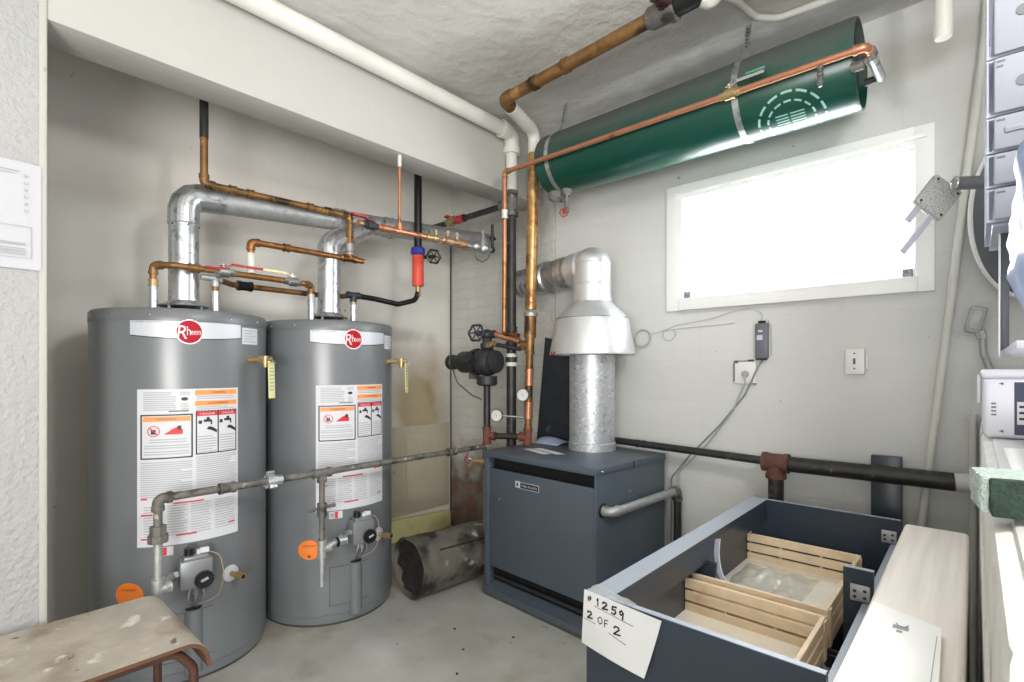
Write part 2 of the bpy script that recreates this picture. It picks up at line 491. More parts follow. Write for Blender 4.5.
class MB:
    def __init__(self):
        self.bm = bmesh.new()
        self.mats = []
        self.cur = 0
    def use(self, m):
        if isinstance(m, str):
            m = M[m]
        if m not in self.mats:
            self.mats.append(m)
        self.cur = self.mats.index(m)
        return self
    def face(self, vs):
        try:
            f = self.bm.faces.new(vs)
            f.material_index = self.cur
            return f
        except ValueError:
            return None
    def poly(self, pts):
        return self.face([self.bm.verts.new(p) for p in pts])
    def obox(self, c, size, rot=None, bevel=0, seg=2):
        t = bmesh.new()
        bmesh.ops.create_cube(t, size=1)
        for v in t.verts:
            v.co = V((v.co.x * size[0], v.co.y * size[1], v.co.z * size[2]))
        if bevel:
            bmesh.ops.bevel(t, geom=list(t.edges), offset=min(bevel, min(size) * .45), segments=seg, affect='EDGES', profile=.5)
        mp = {}
        c = V(c)
        for v in t.verts:
            co = v.co
            if rot is not None:
                co = rot @ co
            mp[v] = self.bm.verts.new(co + c)
        for f in t.faces:
            self.face([mp[v] for v in f.verts])
        t.free()
        return self
    def box(self, x0, x1, y0, y1, z0, z1, bevel=0, seg=2):
        return self.obox(((x0 + x1) / 2, (y0 + y1) / 2, (z0 + z1) / 2), (abs(x1 - x0), abs(y1 - y0), abs(z1 - z0)), None, bevel, seg)
    def ring(self, c, u, w, r, seg):
        return [self.bm.verts.new(c + u * (r * math.cos(2 * PI * k / seg)) + w * (r * math.sin(2 * PI * k / seg))) for k in range(seg)]
    def skin(self, rings, closed_caps=True, loop=False):
        seg = len(rings[0])
        n = len(rings)
        for i in range(n - 1 + (1 if loop else 0)):
            a, b = rings[i], rings[(i + 1) % n]
            for k in range(seg):
                self.face([a[k], a[(k + 1) % seg], b[(k + 1) % seg], b[k]])
        if closed_caps and not loop:
            self.face(list(reversed(rings[0])))
            self.face(rings[-1])
        return self
    def tube(self, pts, r, bend=0, seg=14, n=6, caps=True, radii=None):
        pts = fillet(pts, bend, n)
        P = [pts[0]]
        for p in pts[1:]:
            if (p - P[-1]).length > 1e-5:
                P.append(p)
        pts = P
        tang = []
        for i in range(len(pts)):
            if i == 0:
                t = pts[1] - pts[0]
            elif i == len(pts) - 1:
                t = pts[-1] - pts[-2]
            else:
                t = (pts[i + 1] - pts[i]).normalized() + (pts[i] - pts[i - 1]).normalized()
            tang.append(t.normalized())
        t0 = tang[0]
        ref = V((0, 0, 1)) if abs(t0.z) < .9 else V((1, 0, 0))
        u = t0.cross(ref).normalized()
        rings = []
        for i, p in enumerate(pts):
            if i:
                q = tang[i - 1].rotation_difference(tang[i])
                u = (q @ u).normalized()
            w = tang[i].cross(u).normalized()
            rr = radii[i] if radii else r
            rings.append(self.ring(p, u, w, rr, seg))
        self.skin(rings, caps)
        return self
    def cyl(self, p0, p1, r0, r1=None, seg=20, caps=True):
        r1 = r0 if r1 is None else r1
        return self.tube([p0, p1], r0, 0, seg, caps=caps, radii=[r0, r1])
    def lathe(self, prof, o=(0, 0, 0), axis=(0, 0, 1), seg=32, caps=True, arc=None):
        ax = V(axis).normalized()
        ref = V((1, 0, 0)) if abs(ax.x) < .9 else V((0, 1, 0))
        u = (ref - ax * ref.dot(ax)).normalized()
        w = ax.cross(u)
        rings = [self.ring(V(o) + ax * z, u, w, max(r, 1e-4), seg) for r, z in prof]
        self.skin(rings, caps)
        return self
    def torus(self, c, axis, Rr, r, seg=28, s2=8):
        ax = V(axis).normalized()
        ref = V((0, 0, 1)) if abs(ax.z) < .9 else V((1, 0, 0))
        u = ax.cross(ref).normalized()
        w = ax.cross(u)
        rings = []
        for i in range(seg):
            a = 2 * PI * i / seg
            d = u * math.cos(a) + w * math.sin(a)
            rings.append(self.ring(V(c) + d * Rr, d, ax, r, s2))
        self.skin(rings, False, True)
        return self
    def ball(self, c, rad, seg=16, rings=10):
        t = bmesh.new()
        bmesh.ops.create_uvsphere(t, u_segments=seg, v_segments=rings, radius=1)
        mp = {}
        for v in t.verts:
            mp[v] = self.bm.verts.new(V(c) + V((v.co.x * rad[0], v.co.y * rad[1], v.co.z * rad[2])))
        for f in t.faces:
            self.face([mp[v] for v in f.verts])
        t.free()
        return self
    def prism(self, pts, d):
        """polygon pts extruded by vector d"""
        d = V(d)
        a = [self.bm.verts.new(p) for p in pts]
        b = [self.bm.verts.new(V(p) + d) for p in pts]
        n = len(pts)
        self.face(list(reversed(a)))
        self.face(b)
        for i in range(n):
            self.face([a[i], a[(i + 1) % n], b[(i + 1) % n], b[i]])
        return self
    def grid(self, fn, nu, nv):
        vs = [[self.bm.verts.new(fn(i / nu, j / nv)) for j in range(nv + 1)] for i in range(nu + 1)]
        for i in range(nu):
            for j in range(nv):
                self.face([vs[i][j], vs[i + 1][j], vs[i + 1][j + 1], vs[i][j + 1]])
        return self
    def build(self, name, m=None, parent=None, angle=35, recalc=True, solid=0):
        if m is not None:
            m = M[m] if isinstance(m, str) else m
            if not self.mats:
                self.mats = [m]
        if recalc:
            bmesh.ops.recalc_face_normals(self.bm, faces=self.bm.faces)
        fr = FRAME.get(parent) if parent is not None else None
        if fr is not None:
            self.bm.transform(fr.inverted())
        me = bpy.data.meshes.new(name)
        self.bm.to_mesh(me)
        self.bm.free()
        for x in self.mats:
            me.materials.append(x)
        me.shade_smooth()
        me.set_sharp_from_angle(angle=R(angle))
        o = bpy.data.objects.new(name, me)
        COL.objects.link(o)
        if parent is not None:
            o.parent = parent
            FRAME[o] = fr if fr is not None else Matrix.Identity(4)
        else:
            FRAME[o] = Matrix.Identity(4)
        if solid:
            s = o.modifiers.new('thickness', 'SOLIDIFY')
            s.thickness = solid
        return o

FRAME = {}
def thing(name, label, cat, loc=(0, 0, 0), rz=0, group=None):
    o = bpy.data.objects.new(name, None)
    COL.objects.link(o)
    o.empty_display_size = .05
    o.location = loc
    o.rotation_euler = (0, 0, rz)
    o['label'] = label
    o['category'] = cat
    if group:
        o['group'] = group
    FRAME[o] = Matrix.Translation(loc) @ Matrix.Rotation(rz, 4, 'Z')
    return o
def tag(o, label, cat, group=None):
    o['label'] = label
    o['category'] = cat
    if group:
        o['group'] = group
    # move the origin to the thing's base
    me = o.data
    xs = [v.co for v in me.vertices]
    c = V(((min(v.x for v in xs) + max(v.x for v in xs)) / 2, (min(v.y for v in xs) + max(v.y for v in xs)) / 2, min(v.z for v in xs)))
    me.transform(Matrix.Translation(-c))
    o.location = c
    FRAME[o] = Matrix.Translation(c)
    return o
def struct(o):
    o['kind'] = 'structure'
    return o
def part_label(o, s):
    o['label'] = s
    return o

def text_mesh(s, size):
    cu = bpy.data.curves.new('t', 'FONT')
    cu.body = s
    cu.size = size
    cu.resolution_u = 3
    ob = bpy.data.objects.new('t', cu)
    COL.objects.link(ob)
    bpy.context.view_layer.update()
    dg = bpy.context.evaluated_depsgraph_get()
    ev = ob.evaluated_get(dg)
    me = ev.to_mesh()
    vs = [v.co.copy() for v in me.vertices]
    fs = [tuple(p.vertices) for p in me.polygons]
    ev.to_mesh_clear()
    bpy.data.objects.remove(ob)
    bpy.data.curves.remove(cu)
    return vs, fs
def put_text(mb, s, size, fn, center=True, width=None, bold=0):
    vs, fs = text_mesh(s, size)
    x0 = min(v.x for v in vs)
    x1 = max(v.x for v in vs)
    y0 = min(v.y for v in vs)
    y1 = max(v.y for v in vs)
    k = (width / (x1 - x0)) if width else 1
    mp = [mb.bm.verts.new(fn((v.x - (x0 + x1) / 2) * k, v.y - (y0 + y1) / 2)) for v in vs]
    for f in fs:
        mb.face([mp[i] for i in f])

# pipes -------------------------------------------------------------
def pipe_part(root, pts, r, m, bend=None, name='pipe', seg=14):
    return MB().tube(pts, r, (bend if bend is not None else r * 1.5), seg).build(name, m, root)
def elbow(root, a, b, c, r, m, name='elbow'):
    """fitting around the corner b between a and c"""
    a, b, c = V(a), V(b), V(c)
    u = (a - b).normalized()
    w = (c - b).normalized()
    mb = MB()
    k = r * 2.4
    mb.tube([b + u * k, b, b + w * k], r * 1.16, r * 1.6, 14)
    for d in (u, w):
        mb.cyl(b + d * (k - r * .7), b + d * (k + r * .25), r * 1.32, seg=14)
    return mb.build(name, m, root)
def coupling(root, p, d, r, m, L=None, name='coupling', f=1.25):
    p = V(p)
    d = V(d).normalized()
    L = L or r * 3
    mb = MB()
    mb.cyl(p - d * L / 2, p + d * L / 2, r * f, seg=16)
    mb.cyl(p - d * L / 2, p - d * L * .3, r * f * 1.1, seg=16)
    mb.cyl(p + d * L * .3, p + d * L / 2, r * f * 1.1, seg=16)
    return mb.build(name, m, root)
def tee(root, p, d, b, r, m, name='tee'):
    p = V(p)
    d = V(d).normalized()
    b = V(b).normalized()
    mb = MB()
    k = r * 2.4
    mb.cyl(p - d * k, p + d * k, r * 1.2, seg=16)
    mb.cyl(p, p + b * k, r * 1.2, seg=16)
    for e in (-d, d, b):
        mb.cyl(p + e * (k - r * .7), p + e * (k + r * .2), r * 1.36, seg=16)
    return mb.build(name, m, root)
def hand_wheel(root, c, ax, rad, m, spokes=6, name='hand_wheel'):
    c = V(c)
    ax = V(ax).normalized()
    ref = V((0, 0, 1)) if abs(ax.z) < .9 else V((1, 0, 0))
    u = ax.cross(ref).normalized()
    w = ax.cross(u)
    mb = MB()
    n = 36
    rings = []
    for i in range(n):
        a = 2 * PI * i / n
        d = u * math.cos(a) + w * math.sin(a)
        rr = rad * (1 + .07 * math.cos(a * spokes))
        rings.append(mb.ring(c + d * rr, d, ax, rad * .15, 8))
    mb.skin(rings, False, True)
    for i in range(spokes):
        a = 2 * PI * i / spokes
        d = u * math.cos(a) + w * math.sin(a)
        mb.cyl(c, c + d * rad, rad * .09, seg=8)
    mb.cyl(c - ax * rad * .2, c + ax * rad * .25, rad * .25, seg=12)
    return mb.build(name, m, root)
def ball_valve(root, p, d, up, r, hm, m='brass', hl=.09, name='ball_valve'):
    """quarter-turn valve: body with hex ends, stem and flat lever along d"""
    p = V(p)
    d = V(d).normalized()
    up = V(up).normalized()
    mb = MB()
    mb.cyl(p - d * r * 3, p + d * r * 3, r * 1.25, seg=8)
    mb.cyl(p - d * r * 1.5, p + d * r * 1.5, r * 1.7, seg=16)
    mb.cyl(p, p + up * r * 2.8, r * .6, seg=10)
    v = mb.build(name, m, root)
    s = d.cross(up)
    q = p + up * r * 1.9
    pts = []
    lev = MB()
    wdt = r * .7
    path = [q - d * r, q + d * r * 1.2, q + d * (r * 2.4) + up * r * .5, q + d * hl + up * r * .5]
    for i in range(len(path) - 1):
        a, b = path[i], path[i + 1]
        lev.prism([a - s * wdt, a + s * wdt, b + s * wdt, b - s * wdt], up * r * .35)
    lev.prism([path[2] - s * wdt * 1.1, path[2] + s * wdt * 1.1, path[3] + s * wdt * 1.1, path[3] - s * wdt * 1.1], up * r * .8)
    lev.build('valve_handle', hm, v)
    return v

# ------------------------------------------------------------------ structure
XL = -3.16      # wall behind the heaters
YW = 2.76       # window wall
CE = 2.82       # ceiling height
XR, YF = 0.66, -2.9
XF = 3.2       # far side of the room behind the camera
XP = -2.20      # face of pillar and beam

struct(MB().box(XL - .2, XF + .2, YF - .2, YW + .3, -.15, 0).build('floor', 'floor'))
struct(MB().box(XL - .2, XF + .2, YF - .2, YW + .3, CE, CE + .15).build('ceiling', 'ceiling'))
struct(MB().box(XL - .2, XL, YF - .2, YW + .2, 0, CE).build('wall_left', 'wall_left'))
# window wall with its opening, painted brick to the left of the crack
WX0, WX1, WZ0, WZ1 = -1.215, -.178, 1.655, 2.225
w = MB()
XB = -2.10
w.box(XB, WX0, YW, YW + .25, 0, CE)
w.box(WX1, XR + .2, YW, YW + .25, 0, CE)
w.box(WX0, WX1, YW, YW + .25, 0, WZ0)
w.box(WX0, WX1, YW, YW + .25, WZ1, CE)
struct(w.build('wall_back', 'wall_back'))
struct(MB().box(XL, XB - .004, YW - .012, YW + .25, 0, CE).build('wall_chimney', 'brick'))
struct(MB().box(XL - .2, XF + .2, YF - .2, YF, 0, CE).build('wall_front', 'wall_plain'))
struct(MB().box(XR, XR + .2, -.05, YW, 0, CE).box(XR + .2, XF, -.05, .1, 0, CE).box(XF, XF + .2, YF, .1, 0, CE).build('wall_right', 'wall_plain'))

# beam and pillar
struct(MB().box(-2.39, XP, -.6, YW - .012, 2.39, CE, .006).build('ceiling_beam', 'beam'))
p = MB().use('pillar')
p.box(-2.42, XP + .006, -.9, .200, 0, CE, .004)
p.use('beam')
p.box(-2.42, XP + .010, .192, .214, 0, CE, .008)
struct(p.build('pillar', 'pillar'))

# window_1: casing, recessed reveal, sash, pane
wr = MB()
cx0, cx1, cz0, cz1 = -1.298, -.122, 1.595, 2.293
dep = .022
wr.box(cx0, WX0 + .01, YW - dep, YW + .01, cz0, cz1, .003)
wr.box(WX1 - .01, cx1, YW - dep, YW + .01, cz0, cz1, .003)
wr.box(WX0 + .0101, WX1 - .0101, YW - dep, YW + .01, WZ1 - .01, cz1, .0005, 1)
wr.box(WX0 - .03, WX1 + .03, YW - dep - .012, YW - dep + .002, WZ1 + .012, WZ1 + .032, .004)
wr.box(WX0, WX1, YW - dep - .02, YW + .01, cz0, WZ0 + .005, .003)
win = struct(wr.build('window_1', 'frame_white'))
s = MB()
for k, (off, wd) in enumerate([(0, .03), (.028, .05)]):
    y0 = YW + .03 + .07 * k
    x0, x1, z0, z1 = WX0 + off, WX1 - off, WZ0 + off * .4, WZ1 - off
    s.box(x0, x0 + wd, y0, y0 + .05, z0, z1, .003)
    s.box(x1 - wd, x1, y0, y0 + .05, z0, z1, .003)
    s.box(x0 + wd, x1 - wd, y0, y0 + .05, z1 - wd, z1, .003)
    s.box(x0 + wd, x1 - wd, y0, y0 + .05, z0, z0 + wd * .5, .003)
s.build('window_sash', 'frame_white', win)
MB().box(WX0 + .07, WX1 - .07, YW + .12, YW + .124, WZ0 + .03, WZ1 - .07).build('window_pane', 'glass', win)
for x in (-1.185, -.215):
    MB().box(x - .018, x + .018, YW + .004, YW + .03, 1.665, 1.70, .004).cyl((x, YW + .005, 1.69), (x, YW - .02, 1.69), .006, seg=10).build('window_latch', 'lamp_metal', win)

# low concrete ledge on the right
led = MB()
led.use('ledge')
led.box(.012, XR, .0, YW, 0, .88, .02)
led.box(.014, XR, .50, YW, .86, 1.075, .015)
led.use('ledge_smooth')
led.box(.034, XR, .56, 1.9, 1.07, 1.083, .012)
struct(led.build('trim_1', None))

# ------------------------------------------------------------------ boiler
BX0, BX1, BY0, BY1, BH = -2.07, -1.295, 2.03, 2.665, .81
b = thing('boiler', 'blue grey cast iron boiler cabinet with a flue on top below the window wall', 'boiler', ((BX0 + BX1) / 2, (BY0 + BY1) / 2, 0))
m = MB()
m.box(BX0, BX0 + .035, BY0 + .004, BY0 + .05, .0, BH - .03, .004)
m.box(BX1 - .012, BX1, BY0 + .004, BY1, .02, BH - .03, .004)
m.box(BX0, BX0 + .012, BY0 + .03, BY1, .02, BH - .03, .003)
m.box(BX0, BX1, BY1 - .012, BY1, .02, BH - .03, .003)
m.build('cabinet_shell', 'boiler', b)
m = MB().use('boiler_dark')
m.box(BX0 + .02, BX1 - .02, BY0 + .07, BY1 - .02, .03, BH - .04)
m.build('firebox', None, b)
m = MB()
m.box(BX0 + .036, BX1 - .014, BY0 + .010, BY0 + .03, .165, BH - .095, .006)
fp = m.build('front_panel', 'boiler', b)
m = MB()
m.box(BX0, BX1, BY0 - .012, BY0 + .02, .012, .052, .006)
m.prism([(BX0, BY0 - .010, .048), (BX0, BY0 + .06, .072), (BX0, BY0 + .06, .04)], (BX1 - BX0, 0, 0))
m.build('base_rail', 'boiler', b)
MB().tube([(BX0 + .04, BY0 + .056, .095), (BX1 - .02, BY0 + .056, .095)], .012).build('burner_tube', 'dark_iron', b)
m = MB()
m.box(BX0 - .006, BX1 + .006, BY0 - .004, BY1 + .004, BH - .034, BH, .005)
m.build('top_panel', 'boiler', b)
MB().box(BX1 + .0062, BX1 + .008, 2.34, 2.346, BH - .034, BH).build('panel_joint', 'boiler_dark', b)
MB().ball((BX1 + .006, BY0 + .05, BH - .018), (.004, .006, .006), 8, 6).build('screw', 'steel', b)
MB().ball((BX1 + .001, 2.32, .66), (.004, .012, .006), 8, 6).build('screw', 'steel', b)
MB().ball((BX0 + .12, BY0 + .0095, .55), (.005, .004, .005), 8, 6).build('screw', 'steel', b)
# badge with the maker's name
bx, bz = -1.792, .655
m = MB().use('label_silver')
m.box(bx - .030, bx + .004, BY0 + .004, BY0 + .0095, bz - .016, bz + .020, .002)
m.box(bx + .006, bx + .140, BY0 + .005, BY0 + .0095, bz - .018, bz + .018, .002)
m.use('black')
m.box(bx + .010, bx + .138, BY0 + .0038, BY0 + .0052, bz - .013, bz + .015)
m.box(bx - .016, bx - .006, BY0 + .003, BY0 + .0042, bz - .004, bz + .010)
m.use('label_white')
put_text(m, 'WEIL-McLAIN', .019, lambda x, y: V((bx + .073 + x, BY0 + .003, bz + .001 + y)), width=.112)
m.build('name_badge', None, fp)
# papers on top
m = MB().use('paper')
m.poly([(-1.93, 2.22, BH + .0012), (-1.72, 2.15, BH + .0012), (-1.70, 2.19, BH + .0012), (-1.90, 2.26, BH + .0012)])
m.poly([(-1.90, 2.27, BH + .0016), (-1.66, 2.19, BH + .0016), (-1.63, 2.23, BH + .0016), (-1.86, 2.31, BH + .0016)])
tag(m.build('paper_strips', 'paper'), 'thin white paper strips lying on the boiler top', 'paper')
m = MB()
m.grid(lambda u, v: V((-2.02 + .18 * u, 2.43 + .17 * v, BH + .004 + .035 * math.sin(PI * v) * (.5 + .5 * math.sin(3 * u + .6)))), 12, 8)
tag(m.build('plastic_scrap', mat('pale_blue_plastic', srgb(150, 160, 190), .4), solid=.002), 'pale blue plastic scrap on the back corner of the boiler top', 'plastic')

b.rotation_euler = (0, 0, R(-3.2))
b.location.x += .022
b.location.y -= .012

# side water pipe of the boiler
g = thing('boiler_side_pipe', 'grey water pipe leaving the right side of the blue boiler and dropping to the floor', 'pipe', (-1.2, 2.70, 0))
pa = [(BX1 + .004, 2.02 + .04, .607), (-1.235, 2.06, .607), (-1.205, 2.68, .607), (-1.205, 2.68, .02)]
pipe_part(g, pa[0:1] + [(-1.235, 2.062, .607), (-1.205, 2.68, .607)], .022, M['galv_dull'], .03)
part_label(pipe_part(g, [(-1.205, 2.68, .607), (-1.205, 2.68, .002)], .021, M['black_iron'], name='drop_pipe'), 'black drop pipe')
elbow(g, (-1.205, 2.5, .607), (-1.205, 2.68, .607), (-1.205, 2.68, .4), .021, M['grey_iron'])
MB().lathe([(.042, 0), (.042, .004), (.03, .008)], (BX1 + .001, 2.062, .607), (1, 0, 0), 20).build('escutcheon', 'black', g)
elbow(g, (BX1 - .004, 2.06, .607), (-1.240, 2.06, .607), (-1.236, 2.2, .607), .019, M['galv_dull'])

# flue of the boiler: pipe, draft hood, elbow, corrugated connector
FX, FY = -1.636, 2.495
f = thing('boiler_flue', 'shiny aluminium flue with bell shaped draft hood standing on the blue boiler', 'flue', (FX, FY, BH))
m = MB().lathe([(.135, 0), (.135, .04), (.130, .045), (.130, .54), (.10, .56)], (FX, FY, BH), seg=40)
m.build('flue_pipe', 'mottled', f)
m = MB()
m.lathe([(.240, 1.352), (.243, 1.350), (.245, 1.356), (.240, 1.39), (.207, 1.555), (.203, 1.563), (.118, 1.645), (.112, 1.655), (.112, 1.672), (.10, 1.672), (.10, 1.635), (.196, 1.552), (.234, 1.37), (.240, 1.352)], (FX, FY, 0), seg=48, caps=False)
m.build('draft_hood', 'alu', f, 25)
m = MB()
m.torus((FX, FY, 1.557), (0, 0, 1), .2065, .003, 48, 6)
m.build('hood_seam', 'galv', f)
ex = V((-1, .20, -.03)).normalized()
m = MB()
prof = [(.108, 1.655), (.108, 1.70), (.108, 1.86)] + [(.108 * math.cos(R(a)), 1.87 + .10 * math.sin(R(a))) for a in range(0, 90, 10)] + [(.006, 1.97)]
m.lathe(prof, (FX, FY, 0), seg=40)
m.torus((FX, FY, 1.755), (0, 0, 1), .108, .003, 40, 6)
m.torus((FX, FY, 1.872), (0, 0, 1), .108, .0025, 40, 6)
m.cyl(V((FX, FY, 1.862)) + ex * .06, V((FX, FY, 1.862)) + ex * .15, .104, .101, 32)
m.build('flue_elbow', 'alu', f, 30)
m = MB()
st = V((FX, FY, 1.865)) + ex * .15
n = 46
rr = [.092 + .004 * math.sin(i * 1.3) + (.008 if i in (8, 9, 20, 21) else 0) for i in range(n)]
m.tube([st + ex * (.50 * i / (n - 1)) for i in range(n)], .09, 0, 28, radii=rr)
m.build('flue_connector', 'galv', f)
m = MB().tube([(-1.775, 2.295, 1.365), (-1.765, 2.28, 1.350), (-1.74, 2.275, 1.357)], .004, .005, 8)
m.obox((-1.735, 2.271, 1.361), (.02, .006, .012), None, .002)
m.build('sensor_tag', 'red_dull', f)

# dark sheet behind the flue
m = MB()
m.prism([(-2.27, 2.742, .55), (-1.74, 2.742, .55), (-1.74, 2.738, 1.40), (-2.17, 2.738, 1.485)], (0, -.006, 0))
m.tube([(-2.18, 2.734, 1.36), (-1.76, 2.73, 1.30)], .005, 0, 8)
tag(m.build('sheet_metal_panel', 'dark_sheet'), 'dark sheet metal panel leaning on the wall behind the boiler flue', 'metal sheet')

# ------------------------------------------------------------------ water heaters
HH, HR = 1.515, .338
def cyl_fn(a0, z0, r):
    return lambda s, t: V((r * math.cos(a0 + s / HR), r * math.sin(a0 + s / HR), z0 + t))
def crect(mb, fn, s0, s1, t0, t1):
    n = max(1, int(abs(s1 - s0) / .012))
    vs = [[mb.bm.verts.new(fn(s0 + (s1 - s0) * i / n, t)) for t in (t0, t1)] for i in range(n + 1)]
    for i in range(n):
        mb.face([vs[i][0], vs[i + 1][0], vs[i + 1][1], vs[i][1]])
def cdisc(mb, fn, s, t, rx, ry, n=28):
    prev = None
    k = 6
    rows = []
    for j in range(-k, k + 1):
        x = rx * math.sin(PI / 2 * j / k)
        h = ry * math.sqrt(max(0, 1 - (x / rx) ** 2))
        rows.append((mb.bm.verts.new(fn(s + x, t - h - 1e-4)), mb.bm.verts.new(fn(s + x, t + h + 1e-4))))
    for i in range(len(rows) - 1):
        mb.face([rows[i][0], rows[i + 1][0], rows[i + 1][1], rows[i][1]])
def cframe(mb, fn, s0, s1, t0, t1, w):
    crect(mb, fn, s0, s1, t0, t0 + w)
    crect(mb, fn, s0, s1, t1 - w, t1)
    crect(mb, fn, s0, s0 + w, t0, t1)
    crect(mb, fn, s1 - w, s1, t0, t1)

def water_heater(c, face, label, warm):
    h = thing('water_heater', label, 'water heater', (c[0], c[1], 0), face, 'pair of tall grey gas water heaters')
    LOC = FRAME[h]
    def B(mb, name, m=None, par=h, **k):
        # geometry is written in the heater's own frame
        fr = FRAME[par]
        FRAME[par] = Matrix.Identity(4)
        o = mb.build(name, m, par, **k)
        FRAME[par] = fr
        FRAME[o] = fr
        return o
    m = MB()
    m.lathe([(.328, .012), (HR - .006, .014), (HR - .004, .05), (HR - .004, .052), (HR, .056), (HR, .062), (HR, 1.455), (HR, 1.462), (HR - .003, 1.465)], seg=72)
    B(m, 'jacket', 'heater')
    m = MB()
    m.lathe([(HR - .01, 1.460), (HR + .002, 1.461), (HR + .0025, 1.466), (HR + .002, 1.502), (HR - .005, 1.512), (HR - .02, 1.515), (.02, 1.522)], seg=72)
    m.use('heater_top')
    B(m, 'top_cap', 'heater_top')
    for k in range(7):
        a = R(-75 + 25 * k)
        m = MB().ball(((HR + .0025) * math.cos(a), (HR + .0025) * math.sin(a), 1.483), (.004, .004, .004), 8, 6)
        B(m, 'cap_screw', 'steel')
    m = MB()
    m.lathe([(.30, 0), (.325, 0), (.325, .016), (.30, .016)], seg=48)
    B(m, 'base_ring', 'heater_dark')
    # brand strip with round badge
    f0 = cyl_fn(R(-2.5), 1.432, HR + .0008)
    m = MB().use('label_silver')
    n = 40
    sw = .205
    vs = []
    for i in range(n + 1):
        s = -sw + 2 * sw * i / n
        dip = -.014 * (1 - (s / sw) ** 2) * .9
        vs.append((m.bm.verts.new(f0(s, -.027 + dip)), m.bm.verts.new(f0(s, .031))))
    for i in range(n):
        m.face([vs[i][0], vs[i + 1][0], vs[i + 1][1], vs[i][1]])
    m.use('black')
    vs = []
    for i in range(n + 1):
        s = -sw + 2 * sw * i / n
        dip = -.014 * (1 - (s / sw) ** 2) * .9
        vs.append((m.bm.verts.new(f0(s, -.0305 + dip)), m.bm.verts.new(f0(s, -.027 + dip))))
    for i in range(n):
        m.face([vs[i][0], vs[i + 1][0], vs[i + 1][1], vs[i][1]])
    f1 = cyl_fn(R(-2.5), 1.432, HR + .0016)
    m.use('label_ink')
    put_text(m, 'CLASSIC', .0085, lambda x, y: f1(-.175 + x, .024 + y), width=.045)
    m.use('label_grey')
    crect(m, f1, -.148, -.085, .0215, .0255)
    B(m, 'brand_strip')
    m = MB().use('pink_white')
    f2 = cyl_fn(R(-4.5), 1.420, HR + .0024)
    cdisc(m, f2, .012, 0, .049, .051)
    m.use('brand_red')
    f3 = cyl_fn(R(-4.5), 1.420, HR + .0034)
    cdisc(m, f3, .012, 0, .0435, .0455)
    m.use('pink_white')
    f4 = cyl_fn(R(-4.5), 1.420, HR + .0046)
    put_text(m, 'R', .078, lambda x, y: f4(-.010 + x + y * .12, -.002 + y), width=.034)
    put_text(m, 'h', .052, lambda x, y: f4(.010 + x, .004 + y), width=.013)
    put_text(m, 'eem', .034, lambda x, y: f4(.034 + x, -.0035 + y), width=.034)
    B(m, 'brand_badge')
    # big instruction label
    f0 = cyl_fn(R(-1.5), .88, HR + .0008)
    f1 = cyl_fn(R(-1.5), .88, HR + .0018)
    f2 = cyl_fn(R(-1.5), .88, HR + .0026)
    f3 = cyl_fn(R(-1.5), .88, HR + .0034)
    W_, H_ = .184, .310
    m = MB().use('label_white')
    crect(m, f0, -W_, W_, -H_, H_)
    rnd = random.Random(3)
    def para(s0, s1, t1, nl, dt, hgt=.0036):
        m.use('label_grey')
        for i in range(nl):
            e = s1 - (rnd.random() * .25 * (s1 - s0) if rnd.random() < .4 else 0)
            crect(m, f1, s0, e, t1 - i * dt - hgt, t1 - i * dt)
    L0, L1, R0, R1 = -.172, .004, .018, .176
    para(L0 + .01, L1 - .055, H_ - .012, 9, .0085)
    para(L1 - .042, L1 - .008, H_ - .012, 2, .008)
    para(L1 - .038, L1 - .012, H_ - .060, 3, .009)
    m.use('label_ink')
    crect(m, f1, -.075, L1 - .012, H_ - .090, H_ - .086)
    cdisc(m, f1, -.022, H_ - .040, .012, .007)
    m.use('label_orange')
    crect(m, f1, R0 - .004, R1, H_ - .026, H_ - .006)
    crect(m, f1, R0 - .004, R1, H_ - .070, H_ - .050)
    m.use('label_ink')
    put_text(m, '! WARNING', .012, lambda x, y: f2(.097 + x, H_ - .016 + y), width=.062)
    put_text(m, '! AVERTISSEMENT', .011, lambda x, y: f2(.097 + x, H_ - .060 + y), width=.085)
    para(R0, R1 - .01, H_ - .030, 2, .009)
    para(R0, R1 - .01, H_ - .074, 3, .0075)
    # left boxed warning
    FT, FB = H_ - .100, H_ - .276
    m.use('label_ink')
    cframe(m, f1, L0, L1 + .002, FB, FT, .0055)
    m.use('label_orange')
    crect(m, f1, L0 + .009, L1 - .006, FT - .028, FT - .009)
    m.use('label_ink')
    put_text(m, '! WARNING', .012, lambda x, y: f2(-.084 + x, FT - .0185 + y), width=.075)
    m.use('label_red')
    n = 26
    ri, ro = .0185, .0215
    cx, cy = -.126, FT - .066
    for k in range(n):
        a, b2 = 2 * PI * k / n, 2 * PI * (k + 1) / n
        m.poly([f2(cx + ri * math.cos(a), cy + ri * math.sin(a)), f2(cx + ro * math.cos(a), cy + ro * math.sin(a)), f2(cx + ro * math.cos(b2), cy + ro * math.sin(b2)), f2(cx + ri * math.cos(b2), cy + ri * math.sin(b2))])
    m.poly([f3(cx - .014, cy + .011), f3(cx - .011, cy + .014), f3(cx + .014, cy - .011), f3(cx + .011, cy - .014)])
    m.poly([f2(-.092, cy - .014), f2(-.028, cy - .014), f2(-.028, cy + .004), f2(-.044, cy + .016), f2(-.062, cy + .008)])
    m.use('label_ink')
    crect(m, f2, cx - .009, cx + .007, cy - .012, cy + .006)
    crect(m, f3, -.046, -.033, cy + .004, cy + .020)
    para(L0 + .03, L1 - .02, FT - .098, 2, .010)
    para(L0 + .012, L1 - .01, FT - .122, 2, .0095)
    para(L0 + .012, L1 - .01, FT - .146, 2, .0095)
    # right boxed danger panels
    m.use('label_ink')
    cframe(m, f1, R0 - .002, .100, FB + .008, FT + .010, .0045)
